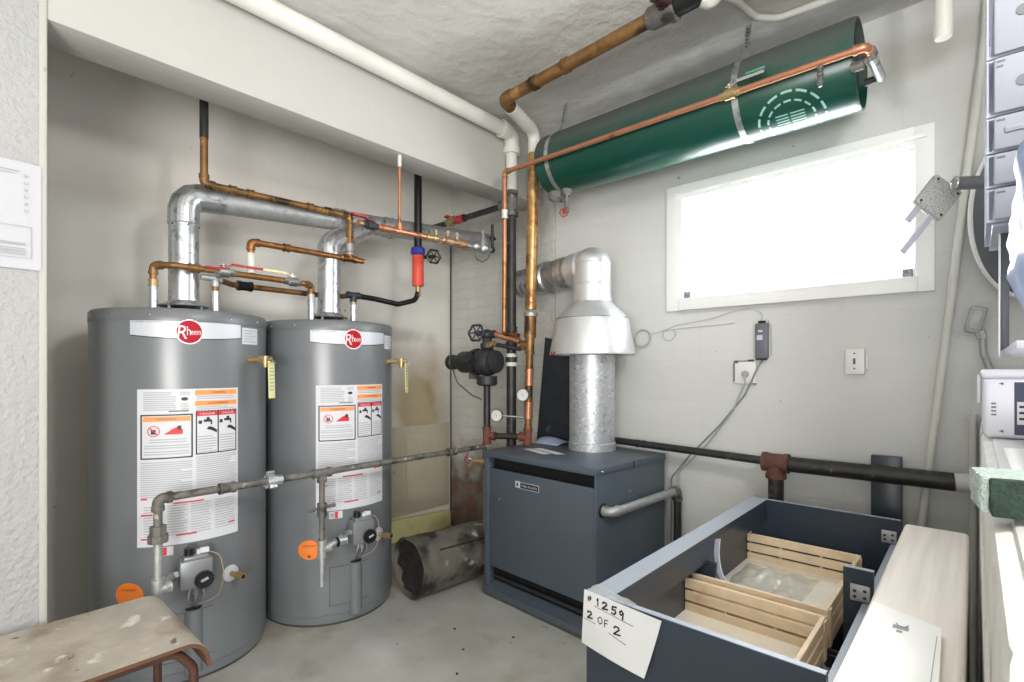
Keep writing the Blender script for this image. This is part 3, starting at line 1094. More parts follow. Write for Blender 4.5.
    cframe(m, f1, .096, R1, FB + .008, FT + .010, .0045)
    m.use('label_red')
    crect(m, f1, R0 + .003, .0955, FT - .012, FT + .005)
    crect(m, f1, .101, R1 - .005, FT - .012, FT + .005)
    m.use('label_white')
    put_text(m, '! DANGER', .0115, lambda x, y: f2(.058 + x, FT - .0035 + y), width=.055)
    put_text(m, '! DANGER', .0115, lambda x, y: f2(.136 + x, FT - .0035 + y), width=.052)
    m.use('label_ink')
    for bx_ in (.026, .104):
        T_ = FT - .018
        crect(m, f1, bx_, bx_ + .012, T_ - .026, T_ - .012)
        crect(m, f1, bx_ + .018, bx_ + .046, T_ - .019, T_ - .009)
        crect(m, f1, bx_ + .028, bx_ + .040, T_ - .010, T_)
        crect(m, f1, bx_ + .043, bx_ + .049, T_ - .030, T_ - .012)
        m.poly([f1(bx_ + .028, T_ - .048), f1(bx_ + .038, T_ - .037), f1(bx_ + .052, T_ - .042), f1(bx_ + .067, T_ - .054), f1(bx_ + .067, T_ - .066), f1(bx_ + .046, T_ - .054)])
    para(R0 + .006, .091, FT - .094, 7, .0105)
    para(.106, R1 - .008, FT - .094, 7, .0105)
    # lower fine print
    para(L0, L1, .022, 17, .0085)
    para(R0, R1, .034, 18, .0085)
    for (s0, s1) in ((-.160, -.092), (-.080, -.012), (0.0, .070), (.086, .168)):
        para(s0, s1, -.152, 12, .0105)
    m.use('label_red')
    for (s0, s1, t) in ((-.170, -.148, -.125), (-.06, .045, -.148), (.115, .168, -.128), (-.170, -.13, -.188), (-.170, -.13, -.282), (-.05, .02, -.276), (.14, .168, -.262)):
        crect(m, f2, s0, s1, t, t + .006)
    B(m, 'instruction_label')
    # rating sticker
    m = MB().use('label_white')
    a = R(42)
    g0, g1 = cyl_fn(a, 1.415, HR + .0008), cyl_fn(a, 1.415, HR + .0018)
    crect(m, g0, -.050, .050, -.036, .036)
    m.use('label_grey')
    for i in range(5):
        crect(m, g1, -.042, .030 - .02 * (i % 2), .022 - i * .012, .026 - i * .012)
    B(m, 'rating_sticker')
    # small sticker over the valve
    m = MB().use('label_white')
    g0, g1 = cyl_fn(R(-17), .548, HR + .0008), cyl_fn(R(-17), .548, HR + .0018)
    crect(m, g0, -.032, .032, -.018, .018)
    m.use('label_red')
    crect(m, g1, -.004, .010, -.016, .016)
    m.use('label_grey')
    crect(m, g1, -.026, -.008, -.010, .010)
    B(m, 'spark_sticker')
    # orange disc sticker
    m = MB().use('orange')
    g0, g1 = cyl_fn(R(-38), .385, HR + .0008), cyl_fn(R(-38), .385, HR + .0018)
    cdisc(m, g0, 0, 0, .054, .048)
    m.use('label_ink')
    put_text(m, 'IMPORTANT', .010, lambda x, y: g1(x, .020 + y), width=.060)
    m.use('label_orange')
    for i in range(3):
        crect(m, g1, -.032, .032, .004 - i * .008, .007 - i * .008)
    m.use('label_ink')
    m.poly([g1(-.009, -.036), g1(.009, -.036), g1(0, -.022)])
    B(m, 'orange_sticker')
    # draft diverter and flue spigot
    m = MB()
    m.lathe([(.060, 1.518), (.115, 1.519), (.115, 1.521)], seg=32)
    m.use('black')
    B(m, 'flue_plate', 'black')
    for k in range(4):
        a = R(45 + 90 * k)
        m = MB().obox((.086 * math.cos(a), .086 * math.sin(a), 1.537), (.012, .004, .042), Matrix.Rotation(a + PI / 2, 3, 'Z'))
        B(m, 'diverter_leg', 'galv')
    m = MB()
    m.lathe([(.098, 1.552), (.100, 1.556), (.098, 1.560), (.072, 1.572), (.0625, 1.58), (.0625, 1.60), (.055, 1.60), (.06, 1.575), (.09, 1.556)], seg=36, caps=False)
    B(m, 'draft_diverter', 'galv')
    # water nipples
    for sy in (-1, 1):
        m = MB()
        m.cyl((.05, sy * .118, 1.515), (.05, sy * .118, 1.63), .0165, seg=16)
        m.cyl((.05, sy * .118, 1.516), (.05, sy * .118, 1.53), .024, seg=8)
        B(m, 'water_nipple', 'galv')
    # relief valve with hanging tag
    a = R(42)
    d = V((math.cos(a), math.sin(a), 0))
    p0 = d * HR + V((0, 0, 1.312))
    m = MB()
    m.lathe([(.020, 0), (.020, .006)], p0, d, 16)
    m.cyl(p0, p0 + d * .055, .013, seg=14)
    m.cyl(p0 + d * .05, p0 + d * .068, .019, seg=6)
    q = p0 + d * .075
    m.cyl(q - V((0, 0, .022)), q + V((0, 0, .016)), .015, seg=14)
    m.cyl(q + V((0, 0, -.034)), q + V((0, 0, -.02)), .012, seg=14)
    m.cyl(q, q + d * .03, .011, seg=12)
    rv = B(m, 'relief_valve', 'brass')
    m = MB()
    e = q + d * .02 + V((0, 0, .012))
    sd = V((-d.y, d.x, 0))
    m.prism([e - sd * .007, e + sd * .007, e + sd * .007 + d * .028 - V((0, 0, .03)), e - sd * .007 + d * .028 - V((0, 0, .03))], (0, 0, .003))
    B(m, 'test_lever', 'steel', rv)
    m = MB().use('yellow_tag')
    e2 = q + d * .026 - V((0, 0, .006))
    k_ = .022
    m.prism([e2 - sd * k_ , e2 + sd * k_, e2 + sd * k_ - V((0, 0, .165)) + d * .004, e2 - sd * k_ - V((0, 0, .165)) + d * .004], d * .0015)
    m.use('pencil')
    for i in range(7):
        z = -.03 - i * .016
        e3 = e2 + V((0, 0, z)) + d * .005
        m.poly([e3 - sd * .014, e3 + sd * .014, e3 + sd * .014 - V((0, 0, .004)), e3 - sd * .014 - V((0, 0, .004))])
    part_label(B(m, 'warning_tag', None, rv), 'pale yellow hanging tag')
    # gas control valve
    m = MB()
    vx, vz = .395, .467
    m.obox((vx, 0, vz), (.072, .112, .112), None, .008)
    m.obox((vx + .008, 0, vz + .062), (.05, .085, .018), None, .005)
    m.cyl((HR - .01, 0, vz), (vx - .03, 0, vz), .022, seg=14)
    m.cyl((vx, -.05, vz), (vx, -.075, vz), .02, seg=6)
    m.cyl((vx + .01, 0.0, vz - .05), (vx + .01, 0.0, vz - .085), .012, seg=10)
    gv = B(m, 'gas_valve', mat('grey_cast_valve', srgb(136, 139, 142), .4, .4))
    m = MB().use('black')
    dc = V((vx + .036, .024, vz - .022))
    m.lathe([(.031, 0), (.031, .018), (.027, .026)], dc, (1, 0, 0), 28)
    for k in range(18):
        a = 2 * PI * k / 18
        m.obox(dc + V((.012, .031 * math.cos(a), .031 * math.sin(a))), (.018, .005, .005), None)
    m.use('label_grey')
    m.obox(dc + V((.0265, 0, .004)), (.001, .026, .010), Matrix.Rotation(R(20), 3, 'X'))
    B(m, 'temperature_dial', None, gv)
    m = MB()
    m.cyl((vx, -.022, vz + .068), (vx, -.022, vz + .098), .017, seg=16)
    m.obox((vx + .002, -.022, vz + .098), (.045, .012, .012), None, .003)
    B(m, 'pilot_knob', 'black', gv)
    m = MB()
    m.obox((vx + .005, .030, vz + .082), (.02, .032, .02), None, .003)
    m.cyl((vx + .005, .01, vz + .07), (vx + .005, .01, vz + .088), .008, seg=10)
    B(m, 'piezo_igniter', 'label_white', gv)
    # wires and tubes to the burner
    m = MB()
    m.tube([(vx + .0, .035, vz + .075), (vx + .005, .085, vz + .055), (vx + .01, .10, vz - .04), (vx - .03, .085, vz - .13), (HR + .012, .03, .318), (HR - .01, .01, .31)], .0017, .05, 8)
    part_label(B(m, 'igniter_wire', mat('orange_wire', srgb(190, 156, 128), .5), gv), 'thin orange igniter wire')
    m = MB()
    for k, yy in enumerate((-.016, 0.002, .022)):
        m.tube([(vx + .01, yy, vz - .05), (vx + .012 - .004 * k, yy - .012 + .01 * k, vz - .10), (HR + .02, yy * .6, .325), (HR - .01, yy * .5, .305)], .0045 if k == 1 else .0028, .03, 8)
    B(m, 'burner_tubes', 'galv', gv)
    # burner access cover with its slot
    m = MB()
    m.lathe([(.034, .04), (.034, .296), (.026, .302)], (HR - .012, 0, 0), (0, 0, 1), 20)
    B(m, 'burner_cover', 'heater')
    m = MB()
    m.lathe([(.030, 0), (.030, .006)], (HR - .008, 0, .3005), (0, 0, 1), 20)
    B(m, 'burner_slot', 'black')
    m = MB()
    fN = cyl_fn(0, 0, HR + .0015)
    crect(m, fN, -.13, .07, .290, .2925)
    crect(m, fN, -.13, -.1275, .10, .29)
    crect(m, fN, -.13, .07, .10, .1025)
    B(m, 'panel_seam', 'heater_dark')
    # drain valve
    a = R(24)
    d = V((math.cos(a), math.sin(a), 0))
    p0 = d * HR + V((0, 0, .400))
    m = MB()
    m.lathe([(.036, -.006), (.034, .004), (.022, .008)], p0, d, 20)
    B(m, 'drain_collar', 'label_silver')
    m = MB().use('brass')
    m.cyl(p0, p0 + d * .05, .011, seg=12)
    m.cyl(p0 + d * .042, p0 + d * .06, .016, seg=6)
    m.cyl(p0 + d * .058, p0 + d * .085, .013, .014, seg=14)
    m.use('black')
    m.cyl(p0 + d * .0851, p0 + d * .0855, .009, seg=14)
    m.use('brass')
    B(m, 'drain_valve', 'brass')
    return h

HA = (-2.68, .725)
HB = (-2.655, 1.420)
h1 = water_heater(HA, R(-9.5), 'tall grey gas water heater nearest the pillar, orange disc half hidden by the bench', True)
h2 = water_heater(HB, R(-5.8), 'tall grey gas water heater nearer the chimney corner, whole orange disc sticker in view', False)

# ------------------------------------------------------------------ heater vent (galvanized)
vent = thing('heater_vent', 'galvanized sheet metal vent pipe linking both water heaters to the chimney', 'vent pipe', (HA[0], HA[1], 1.60))
m = MB()
eA = [V((HA[0], HA[1], 1.585)), V((HA[0], HA[1], 2.062)), V((-2.70, 1.60, 2.125))]
MB().tube([eA[0], (HA[0], HA[1], 1.93)], .0605, 0, 28).build('vertical_pipe', 'galv', vent)
m = MB().tube([(HA[0], HA[1], 1.925), (HA[0], HA[1], 2.062), (HA[0] - .008, HA[1] + .16, 2.075)], .0635, .085, 28, 3)
m.torus((HA[0], HA[1], 1.93), (0, 0, 1), .0635, .003, 32, 6)
m.build('gore_elbow', 'galv', vent, 12)
m = MB().tube([(HA[0] - .006, HA[1] + .13, 2.072), (-2.70, 1.62, 2.13), (-2.755, 2.752, 2.24)], .058, 0, 28)
m.build('horizontal_pipe', 'galv_dull', vent)
MB().tube([(HB[0], HB[1], 1.585), (HB[0], HB[1], 1.89)], .0605, 0, 28).build('vertical_pipe', 'galv', vent)
m = MB().tube([(HB[0], HB[1], 1.885), (HB[0], HB[1], 1.96), (-2.69, 1.68, 2.12)], .063, .07, 28, 3)
m.torus((HB[0], HB[1], 1.89), (0, 0, 1), .063, .003, 32, 6)
m.build('branch_elbow', 'galv', vent, 12)
m = MB()
for (p, d) in (((-2.695, 1.50, 2.118), (-.05, 1, .07)), ((-2.72, 1.85, 2.152), (-.05, 1, .1))):
    coupling(vent, p, d, .058, M['galv_dull'], .05, 'pipe_joint', 1.05)
for c in (HA, HB):
    for k in range(3):
        a = R(-60 + 60 * k)
        MB().ball((c[0] + .061 * math.cos(a), c[1] + .061 * math.sin(a), 1.92), (.004, .004, .004), 8, 6).build('vent_screw', 'dark_iron', vent)

# ------------------------------------------------------------------ copper water piping over the heaters
def nip(c, face, sy):
    a = face
    x, y = .05, sy * .118
    return (c[0] + x * math.cos(a) - y * math.sin(a), c[1] + x * math.sin(a) + y * math.cos(a))
nA0, nA1 = nip(HA, R(-9.5), -1), nip(HA, R(-9.5), 1)
nB0, nB1 = nip(HB, R(-5.8), -1), nip(HB, R(-5.8), 1)
ZC = 1.722
cold = thing('cold_water_pipe', 'lower copper pipe with red lever valve joining the left fittings of both heaters', 'pipe', (nA0[0], nA0[1], 1.63))
P0 = (nA0[0], nA0[1], 1.625)
P1 = (nA0[0], nA0[1], ZC)
P2 = (-2.585, .66, ZC)
P3 = (-2.578, 1.235, ZC - .008)
P4 = (nB0[0], nB0[1], ZC - .008)
P5 = (nB0[0], nB0[1], 1.625)
pipe_part(cold, [P0, P1, P2, (-2.582, .95, ZC - .004)], .0145, M['copper_dirty'], .03)
pipe_part(cold, [(-2.582, .95, ZC - .004), P3, P4, P5], .0145, M['copper'], .03)
elbow(cold, P0, P1, P2, .0145, M['copper_dirty'])
elbow(cold, P3, P4, P5, .0145, M['copper_dirty'])
dv = (V(P3) - V(P2)).normalized()
vv = ball_valve(cold, V(P2) + dv * .20, dv, (.15, 0, 1), .014, M['red_dull'], 'steel', .17)
v2 = ball_valve(cold, V(P2) + dv * .52, -dv, (.15, 0, 1), .014, M['cream'], 'steel', .15)
coupling(cold, V(P2) + dv * .08, dv, .0145, M['copper_dirty'])
coupling(cold, (P0[0], P0[1], 1.645), (0, 0, 1), .0145, M['brass'], .03)
coupling(cold, (P5[0], P5[1], 1.645), (0, 0, 1), .0145, M['galv_dull'], .04)
MB().tube([V(P2) + V((.02, .12, .008)), V(P2) + V((.02, .20, .008))], .006, 0, 8).build('spare_lever', 'red_dull', cold)

hot = thing('hot_water_pipe', 'dark copper hot water pipe running behind the red lever valve to the red taped riser', 'pipe', (nA1[0], nA1[1], 1.63))
Q = [(nA1[0], nA1[1], 1.625), (nA1[0], nA1[1], 1.69), (nB1[0], nB1[1], 1.685)]
QB = [(-2.742, .95, 1.69), (-2.742, 1.50, 1.686)]
pipe_part(hot, [Q[0], Q[1], QB[0], QB[1], Q[2]], .0145, M['copper_dirty'], .03)
pipe_part(hot, [(nA1[0], nA1[1] - .06, 1.69), (nA1[0], nA1[1], 1.69)], .0145, M['galv_dull'], name='stub')
dh = (V(QB[1]) - V(QB[0])).normalized()
part_label(coupling(hot, V(QB[0]) + dh * .06, dh, .0155, M['black'], .07, 'union', 1.5), 'black union fitting')
elbow(hot, (Q[0]), Q[1], QB[0], .0145, M['galv_dull'])
tee(hot, Q[2], dh, (0, 0, -1), .0145, M['dark_iron'])
pipe_part(hot, [Q[2], (nB1[0], nB1[1], 1.625)], .0145, M['brass'], name='drop_pipe')
XK = -2.62
pipe_part(hot, [Q[2], (-2.63, 1.70, 1.684), (-2.63, 1.86, 1.668), (XK, 1.985, 1.705), (XK, 2.004, 1.76)], .016, M['black'], .05, name='flexible_hose')
part_label(MB().tube([(XK, 2.004, 1.73), (XK, 2.004, 1.80)], .0165, 0, 14).build('brass_tail', 'brass', hot), 'brass tail')
part_label(MB().lathe([(.034, 1.795), (.037, 1.80), (.036, 1.99), (.032, 1.995)], (XK, 2.004, 0), seg=14).build('red_tape', 'red_tape', hot, 60), 'red tape wrap')
part_label(MB().lathe([(.033, 1.985), (.046, 2.00), (.043, 2.035), (.03, 2.045)], (XK, 2.004, 0), seg=9).build('blue_tape', 'blue', hot), 'blue tape wrap')
part_label(pipe_part(hot, [(XK, 2.004, 2.03), (XK, 2.004, CE - .001)], .025, M['black'], name='riser'), 'thick black riser')
hand_wheel(hot, (-2.55, 2.075, 1.985), (1, -.3, 0), .042, M['black'], 6)
MB().cyl((-2.62, 2.04, 1.985), (-2.55, 2.075, 1.985), .012, seg=10).build('valve_stem', 'dark_iron', hot)

# copper supply descending from the ceiling behind the beam
sup = thing('supply_riser', 'copper pipe dropping from behind the beam above the left heater', 'pipe', (-2.60, .80, 1.75))
S = [(-2.60, .783, CE - .001), (-2.60, .783, 2.112), (-2.60, 1.515, 2.128), (-2.60, 1.515, 1.888)]
pipe_part(sup, S, .0165, M['copper_dirty'], .035)
elbow(sup, *S[0:3], .0165, M['copper_dirty'])
elbow(sup, *S[1:4], .0165, M['copper_dirty'])
part_label(MB().cyl((-2.60, .783, 2.32), (-2.60, .783, CE - .002), .0185, seg=14).build('dark_sleeve', 'black_iron', sup), 'dark upper sleeve')
for t in (.12, .2, .5, .6):
    coupling(sup, (-2.60, .783 + t, 2.112 + t * .022), (0, 1, .02), .0165, M['copper_dirty'], .03)
coupling(sup, (-2.60, 1.515, 2.03), (0, 0, 1), .0165, M['copper_dirty'], .04)
coupling(sup, (-2.60, 1.515, 1.94), (0, 0, 1), .0165, M['galv_dull'], .06)
T = [(-2.592, .985, ZC + .010), (-2.60, .985, 1.887), (-2.60, 1.60, 1.887)]
pipe_part(sup, T, .0155, M['copper'], .03)
elbow(sup, *T, .0155, M['copper'])
tee(sup, S[3], (0, 1, 0), (0, 0, 1), .0155, M['copper'])
part_label(MB().cyl(T[0], (-2.60, .985, 1.83), .0185, seg=12).build('painted_sleeve', 'offwhite', sup), 'pale painted sleeve')
coupling(sup, (-2.60, 1.16, 1.887), (0, 1, 0), .0155, M['copper'], .03)

# backflow manifold under the beam
XM = -2.235
man = thing('supply_manifold', 'copper and brass valve manifold hung under the beam behind the pipes', 'manifold', (XM, 1.8, 1.98))
MA = V((XM, 1.345, 1.985))
MZ = V((XM, 2.27, 2.012))
md = (MZ - MA).normalized()
at = lambda t: MA + md * t
pipe_part(man, [at(0), at(.45)], .0145, M['copper_pink'])
pipe_part(man, [at(.02), at(.46)], .0145, M['copper_pink']) if False else None
ball_valve(man, at(.07), -md, (0, 0, 1), .0135, M['red_dull'], 'dark_iron', .10)
tee(man, at(.245), md, (0, 0, 1), .014, M['copper_pink'])
rz_ = [(XM, at(.245).y, at(.245).z), (XM, at(.245).y, 2.392)]
part_label(pipe_part(man, rz_, .0085, M['copper_pink'], name='riser'), 'thin copper riser')
part_label(MB().cyl((XM, rz_[0][1], 2.33), (XM, rz_[0][1], 2.3915), .0105, seg=12).build('painted_end', 'offwhite', man), 'white painted end')
coupling(man, at(.16), md, .0145, M['copper_pink'], .05)
coupling(man, at(.44), md, .0145, M['brass'], .05)
m = MB()
m.cyl(at(.52), at(.72), .020, seg=14)
m.cyl(at(.55), at(.60), .027, seg=14)
m.cyl(at(.66), at(.70), .026, seg=14)
for t in (.575, .645):
    m.cyl(at(t), at(t) + V((0, 0, .055)), .009, seg=10)
    m.cyl(at(t) + V((0, 0, .038)), at(t) + V((0, 0, .056)), .0125, seg=6)
m.build('backflow_preventer', mat('bronze', srgb(168, 134, 104), .42, .6, var=.2, scale=25, spots=[(srgb(206, 196, 180), 18, .56, .66)]), man)
m = MB()
m.cyl(at(.455), at(.53), .012, seg=12)
m.ball(at(.49), (.022, .024, .02), 12, 8)
m.cyl(at(.49), at(.49) + V((0, 0, .05)), .008, seg=10)
m.build('check_valve', 'brass', man)
m = MB()
m.cyl(at(.72), at(.80), .018, seg=10)
m.ball(at(.80), (.038, .036, .03), 14, 8)
m.cyl(at(.80), at(.93), .013, seg=12)
m.ball(at(.86), (.038, .034, .038), 14, 8)
m.lathe([(.032, 0), (.028, .035), (.013, .055), (.010, .095)], at(.86) + V((0, 0, .012)), seg=16)
m.build('pressure_regulator', 'galv', man)
m = MB()
m.cyl(at(.93), at(.945), .02, seg=6)
m.cyl(at(.94), at(.94) + V((0, 0, .16)), .009, seg=12)
m.cyl(at(.94) + V((0, 0, .06)), at(.94) + V((0, 0, .09)), .015, seg=6)
m.cyl(at(.94) + V((0, -.02, .075)), at(.94) + V((0, .03, .075)), .008, seg=8)
m.build('feed_pipe', 'dark_iron', man)
m = MB().tube([at(.78) + V((0, 0, -.02)), at(.79) + V((0, .01, -.07)), at(.83) + V((0, .02, -.085)), at(.90) + V((0, .0, -.06)), at(.93)], .004, .03, 8)
m.build('capillary_tube', 'cable_dark', man)

# ------------------------------------------------------------------ gas line
gas = thing('gas_line', 'long weathered grey gas pipe crossing in front of both water heaters', 'pipe', (XP, .513, .3))
GZ = .798
GL = [(XP, .513, GZ), (XP, .513, .43)]
pipe_part(gas, [(XP, .513, GZ), (XP, 2.185, GZ + .004), (XP, 2.185, .30)], .0148, M['grey_iron'], .03)
pipe_part(gas, GL, .0145, M['grey_iron'], name='drop_pipe')
elbow(gas, (XP, 1, GZ), (XP, .513, GZ), (XP, .513, .5), .0165, M['grey_iron'])
coupling(gas, (XP, .745, GZ), (0, 1, 0), .0165, M['grey_iron'], .06)
coupling(gas, (XP, 1.92, GZ + .002), (0, 1, 0), .0165, M['grey_iron'], .06)
# lug union between the heaters
m = MB()
m.cyl((XP, .895, GZ), (XP, .93, GZ), .030, seg=8)
m.cyl((XP, .93, GZ), (XP, .96, GZ), .022, seg=8)
for a in (90, 210, 330):
    m.obox((XP + .034 * math.cos(R(a)), .912, GZ + .034 * math.sin(R(a))), (.018, .03, .02), Matrix.Rotation(R(a), 3, 'Y'), .004)
part_label(m.build('union', 'galv', gas), 'bright lugged union')
# unions and tees on the drops
m = MB()
m.cyl((XP, .513, .668), (XP, .513, .70), .027, seg=8)
m.cyl((XP, .513, .64), (XP, .513, .668), .033, seg=8)
m.build('union', 'grey_iron', gas)
part_label(pipe_part(gas, [(XP, .513, .64), (XP, .513, .42)], .0150, M['galv_dull'], name='galvanized_nipple'), 'galvanized lower nipple')
VA = V((HA[0] + .395 * math.cos(R(-9.5)), HA[1] + .395 * math.sin(R(-9.5)), .467))
sA = V((math.sin(R(-9.5)), -math.cos(R(-9.5)), 0))
tee(gas, (XP, .513, .467), (0, 0, 1), (0, 1, 0), .016, M['galv_dull'])
pipe_part(gas, [(XP, .513, .467), VA + sA * .076], .0145, M['galv_dull'], name='branch')
MB().cyl((XP, .513, .395), (XP, .513, .43), .021, seg=8).build('drip_cap', 'galv_dull', gas)
# second drop
YB = 1.142
tee(gas, (XP, YB, GZ), (0, 1, 0), (0, 0, -1), .0165, M['grey_iron'])
pipe_part(gas, [(XP, YB, GZ), (XP, YB, .30)], .0125, M['grey_iron'], name='drop_pipe')
m = MB()
m.cyl((XP, YB, .60), (XP, YB, .66), .022, seg=8)
m.cyl((XP - .01, YB - .055, .632), (XP + .0, YB + .065, .642), .008, seg=8)
m.obox((XP, YB + .03, .638), (.014, .07, .012), None, .003)
m.build('gas_cock', 'grey_iron', gas)
VB = V((HB[0] + .395 * math.cos(R(-5.8)), HB[1] + .395 * math.sin(R(-5.8)), .467))
sB = V((math.sin(R(-5.8)), -math.cos(R(-5.8)), 0))
tee(gas, (XP, YB, .452), (0, 0, 1), (0, 1, 0), .0155, M['galv_dull'])
pipe_part(gas, [(XP, YB, .452), (XP - .005, YB + .06, .46), VB + sB * .076], .0145, M['galv_dull'], .02, name='branch')
coupling(gas, V((XP - .005, YB + .10, .463)), (0, 1, 0), .0145, M['galv'], .04, 'coupling', 1.5)
part_label(pipe_part(gas, [(XP, YB, .44), (XP, YB, .285)], .0135, M['galv_dull'], name='drip_leg'), 'galvanized drip leg')

# ------------------------------------------------------------------ boiler piping by the chimney
KX, KY = -2.165, 2.385
dr = thing('drain_stack', 'white painted drain pipe along the beam top turning down into a black stack', 'pipe', (KX, KY, .1))
part_label(pipe_part(dr, [(-2.145, -.3, 2.745), (-2.145, 2.33, 2.742)], .043, M['offwhite'], name='overhead_pipe', seg=20), 'white overhead pipe')
m = MB()
m.tube([(-2.143, 2.28, 2.742), (KX + .005, KY, 2.742), (KX, KY, 2.64)], .047, .05, 20)
m.cyl((-2.146, 2.27, 2.742), (-2.143, 2.30, 2.742), .053, seg=20)
m.cyl((KX, KY, 2.62), (KX, KY, 2.66), .054, seg=20)
m.build('sanitary_tee', 'offwhite', dr)
part_label(pipe_part(dr, [(KX, KY, 2.64), (KX, KY, 2.36)], .036, M['offwhite'], name='painted_stack', seg=20), 'white painted section')
part_label(pipe_part(dr, [(KX, KY, 2.40), (KX, KY, .0)], .031, M['black_iron'], name='black_stack', seg=20), 'black lower stack')
tee(dr, (KX, KY, 2.31), (0, 0, 1), (-1, 0, 0), .031, M['grey_iron'])
for z in (1.52, 1.42, 1.33):
    coupling(dr, (KX, KY, z), (0, 0, 1), .031, M['dark_iron'], .03, 'pipe_band', 1.15)
m = MB()
for z in (1.355, 1.30):
    m.cyl((KX, KY, z - .012), (KX, KY, z + .012), .0345, seg=20)
part_label(m.build('tape_band', 'offwhite', dr), 'white tape bands')
# branch to the left wall
br = thing('branch_pipe', 'black iron branch pipe with red lever valve running to the corner behind the manifold', 'pipe', (-2.7, KY, 2.3))
pipe_part(br, [(KX - .06, KY, 2.312), (-3.155, KY, 2.302)], .020, M['black_iron'])
ball_valve(br, (-2.74, KY, 2.308), (-1, 0, 0), (.25, 0, 1), .017, M['red'], 'brass', .07)
part_label(coupling(br, (-2.64, KY, 2.309), (1, 0, 0), .020, M['red_dull'], .08), 'red coupling')

sr = thing('return_riser', 'large golden copper heating pipe beside the black stack, from ceiling elbow to boiler top', 'pipe', (-2.02, 2.37, BH))
A0 = V((-1.972, 2.38, 2.70))
A1 = V((-2.018, 2.372, BH + .02))
dd = (A1 - A0).normalized()
aZ = lambda z: A0 + (A1 - A0) * ((A0.z - z) / (A0.z - A1.z))
OV0, OV1, OV2 = V((-.95, 1.935, 2.705)), V((-1.86, 1.99, 2.705)), A0.copy()
part_label(pipe_part(sr, [OV0, (-1.83, 1.988, 2.705)], .0295, M['copper_dirty'], name='overhead_pipe', seg=20), 'stained copper overhead pipe')
part_label(MB().tube([(-1.80, 1.986, 2.705), OV1, OV1 + (OV2 - OV1) * .22], .034, .05, 20).build('copper_elbow', 'copper_dirty', sr), 'brown copper elbow')
part_label(MB().tube([OV1 + (OV2 - OV1) * .20, OV2, aZ(2.57)], .037, .07, 20).build('painted_bend', 'offwhite', sr), 'white painted bend')
part_label(pipe_part(sr, [aZ(2.58), aZ(1.63)], .0345, M['copper_gold'], name='thick_pipe', seg=20), 'thick golden copper riser')
coupling(sr, aZ(2.30), dd, .0345, M['copper_gold'], .03, 'coupling', 1.06)
coupling(sr, aZ(1.60), dd, .031, M['galv_dull'], .02, 'coupling', 1.35)
part_label(pipe_part(sr, [aZ(1.60), aZ(1.46)], .037, M['copper_dirty'], name='reducer', seg=18), 'mottled reducer')
pipe_part(sr, [aZ(1.48), aZ(.84)], .023, M['copper_dirty'], name='thin_pipe')
tee(sr, aZ(1.415), dd, (-1, -.1, 0), .022, M['copper_dirty'])
for z in (1.22, 1.02):
    part_label(coupling(sr, aZ(z), dd, .023, M['copper_pink'], .10, 'coupling', 1.14), 'bright copper coupling')
tee(sr, aZ(.855), dd, (-1, -.4, 0), .021, M['rust'])
part_label(MB().cyl(aZ(.845), aZ(BH + .002), .02, seg=16).build('bottom_cap', 'offwhite', sr), 'white bottom cap')
for t in (.55, .78):
    coupling(sr, OV0.lerp(V((-1.83, 1.988, 2.705)), t), (OV1 - OV0), .0295, M['copper_dirty'], .03, 'coupling', 1.1)
# cast coupling at the near end of the overhead copper pipe
m = MB()
do = (OV0 - OV1).normalized()
m.lathe([(.034, 0), (.044, .02), (.047, .09), (.053, .10), (.053, .125), (.045, .13)], OV0 - do * .05, do, 24)
part_label(m.build('grey_coupling', 'grey_iron', sr), 'grey cast coupling')
m = MB()
m.lathe([(.044, .0), (.044, .10), (.038, .14)], OV0 + do * .075, do, 24)
part_label(m.build('black_coupling', 'black', sr), 'black coupling')
m = MB().use('offwhite')
m.tube([OV0 + do * .19 + V((0, .03, -.01)), OV0 + do * 1.2 + V((0, .10, .03))], .034, 0, 18)
m.ball(OV0 + do * .20 + V((0, .025, -.01)), (.05, .05, .045), 14, 8)
part_label(m.build('painted_run', 'offwhite', sr), 'white painted overhead run')
m = MB()
q = V((-.885, 1.895, 2.702))
m.cyl(q, q + V((-.03, -.045, .004)), .022, seg=14)
m.cyl(q + V((-.012, -.018, .002)), q + V((-.02, -.03, .003)), .032, seg=8)
m.cyl(q + V((-.03, -.045, .004)), q + V((-.045, -.065, .006)), .014, seg=10)
m.build('drain_cock', mat('dark_red_metal', srgb(62, 36, 34), .3, .5), sr)

# circulator pump with gate valve and bypass
PX, PY = -2.267, 2.27
pu = thing('circulator_pump', 'dark grey circulator pump with handwheel valve on the pipe left of the boiler', 'pump', (PX, PY, .82))
m = MB()
m.ball((PX, PY, 1.315), (.095, .085, .09), 24, 16)
m.lathe([(.065, 0), (.065, .05), (.05, .06)], (PX, PY, 1.225), (0, 0, -1), 18)
m.lathe([(.042, 0), (.042, .03)], (PX, PY, 1.40), (0, 0, 1), 18)
m.lathe([(.07, .05), (.07, .085), (.05, .09)], (PX, PY, 1.315), (1, 0, 0), 20)
m.build('volute', 'dark_iron', pu)
m = MB()
m.lathe([(.085, .07), (.085, .10), (.070, .105), (.070, .22), (.06, .235), (.045, .24), (.045, .30), (.05, .305), (.05, .345), (.03, .35)], (PX, PY, 1.315), (-1, 0, 0), 24)
for k in range(8):
    a = 2 * PI * k / 8
    m.cyl((PX - .07, PY + .078 * math.cos(a), 1.315 + .078 * math.sin(a)), (PX - .115, PY + .078 * math.cos(a), 1.315 + .078 * math.sin(a)), .009, seg=6)
m.build('motor', 'dark_iron', pu)
m = MB()
m.obox((PX - .12, PY, 1.225), (.05, .05, .04), None, .006)
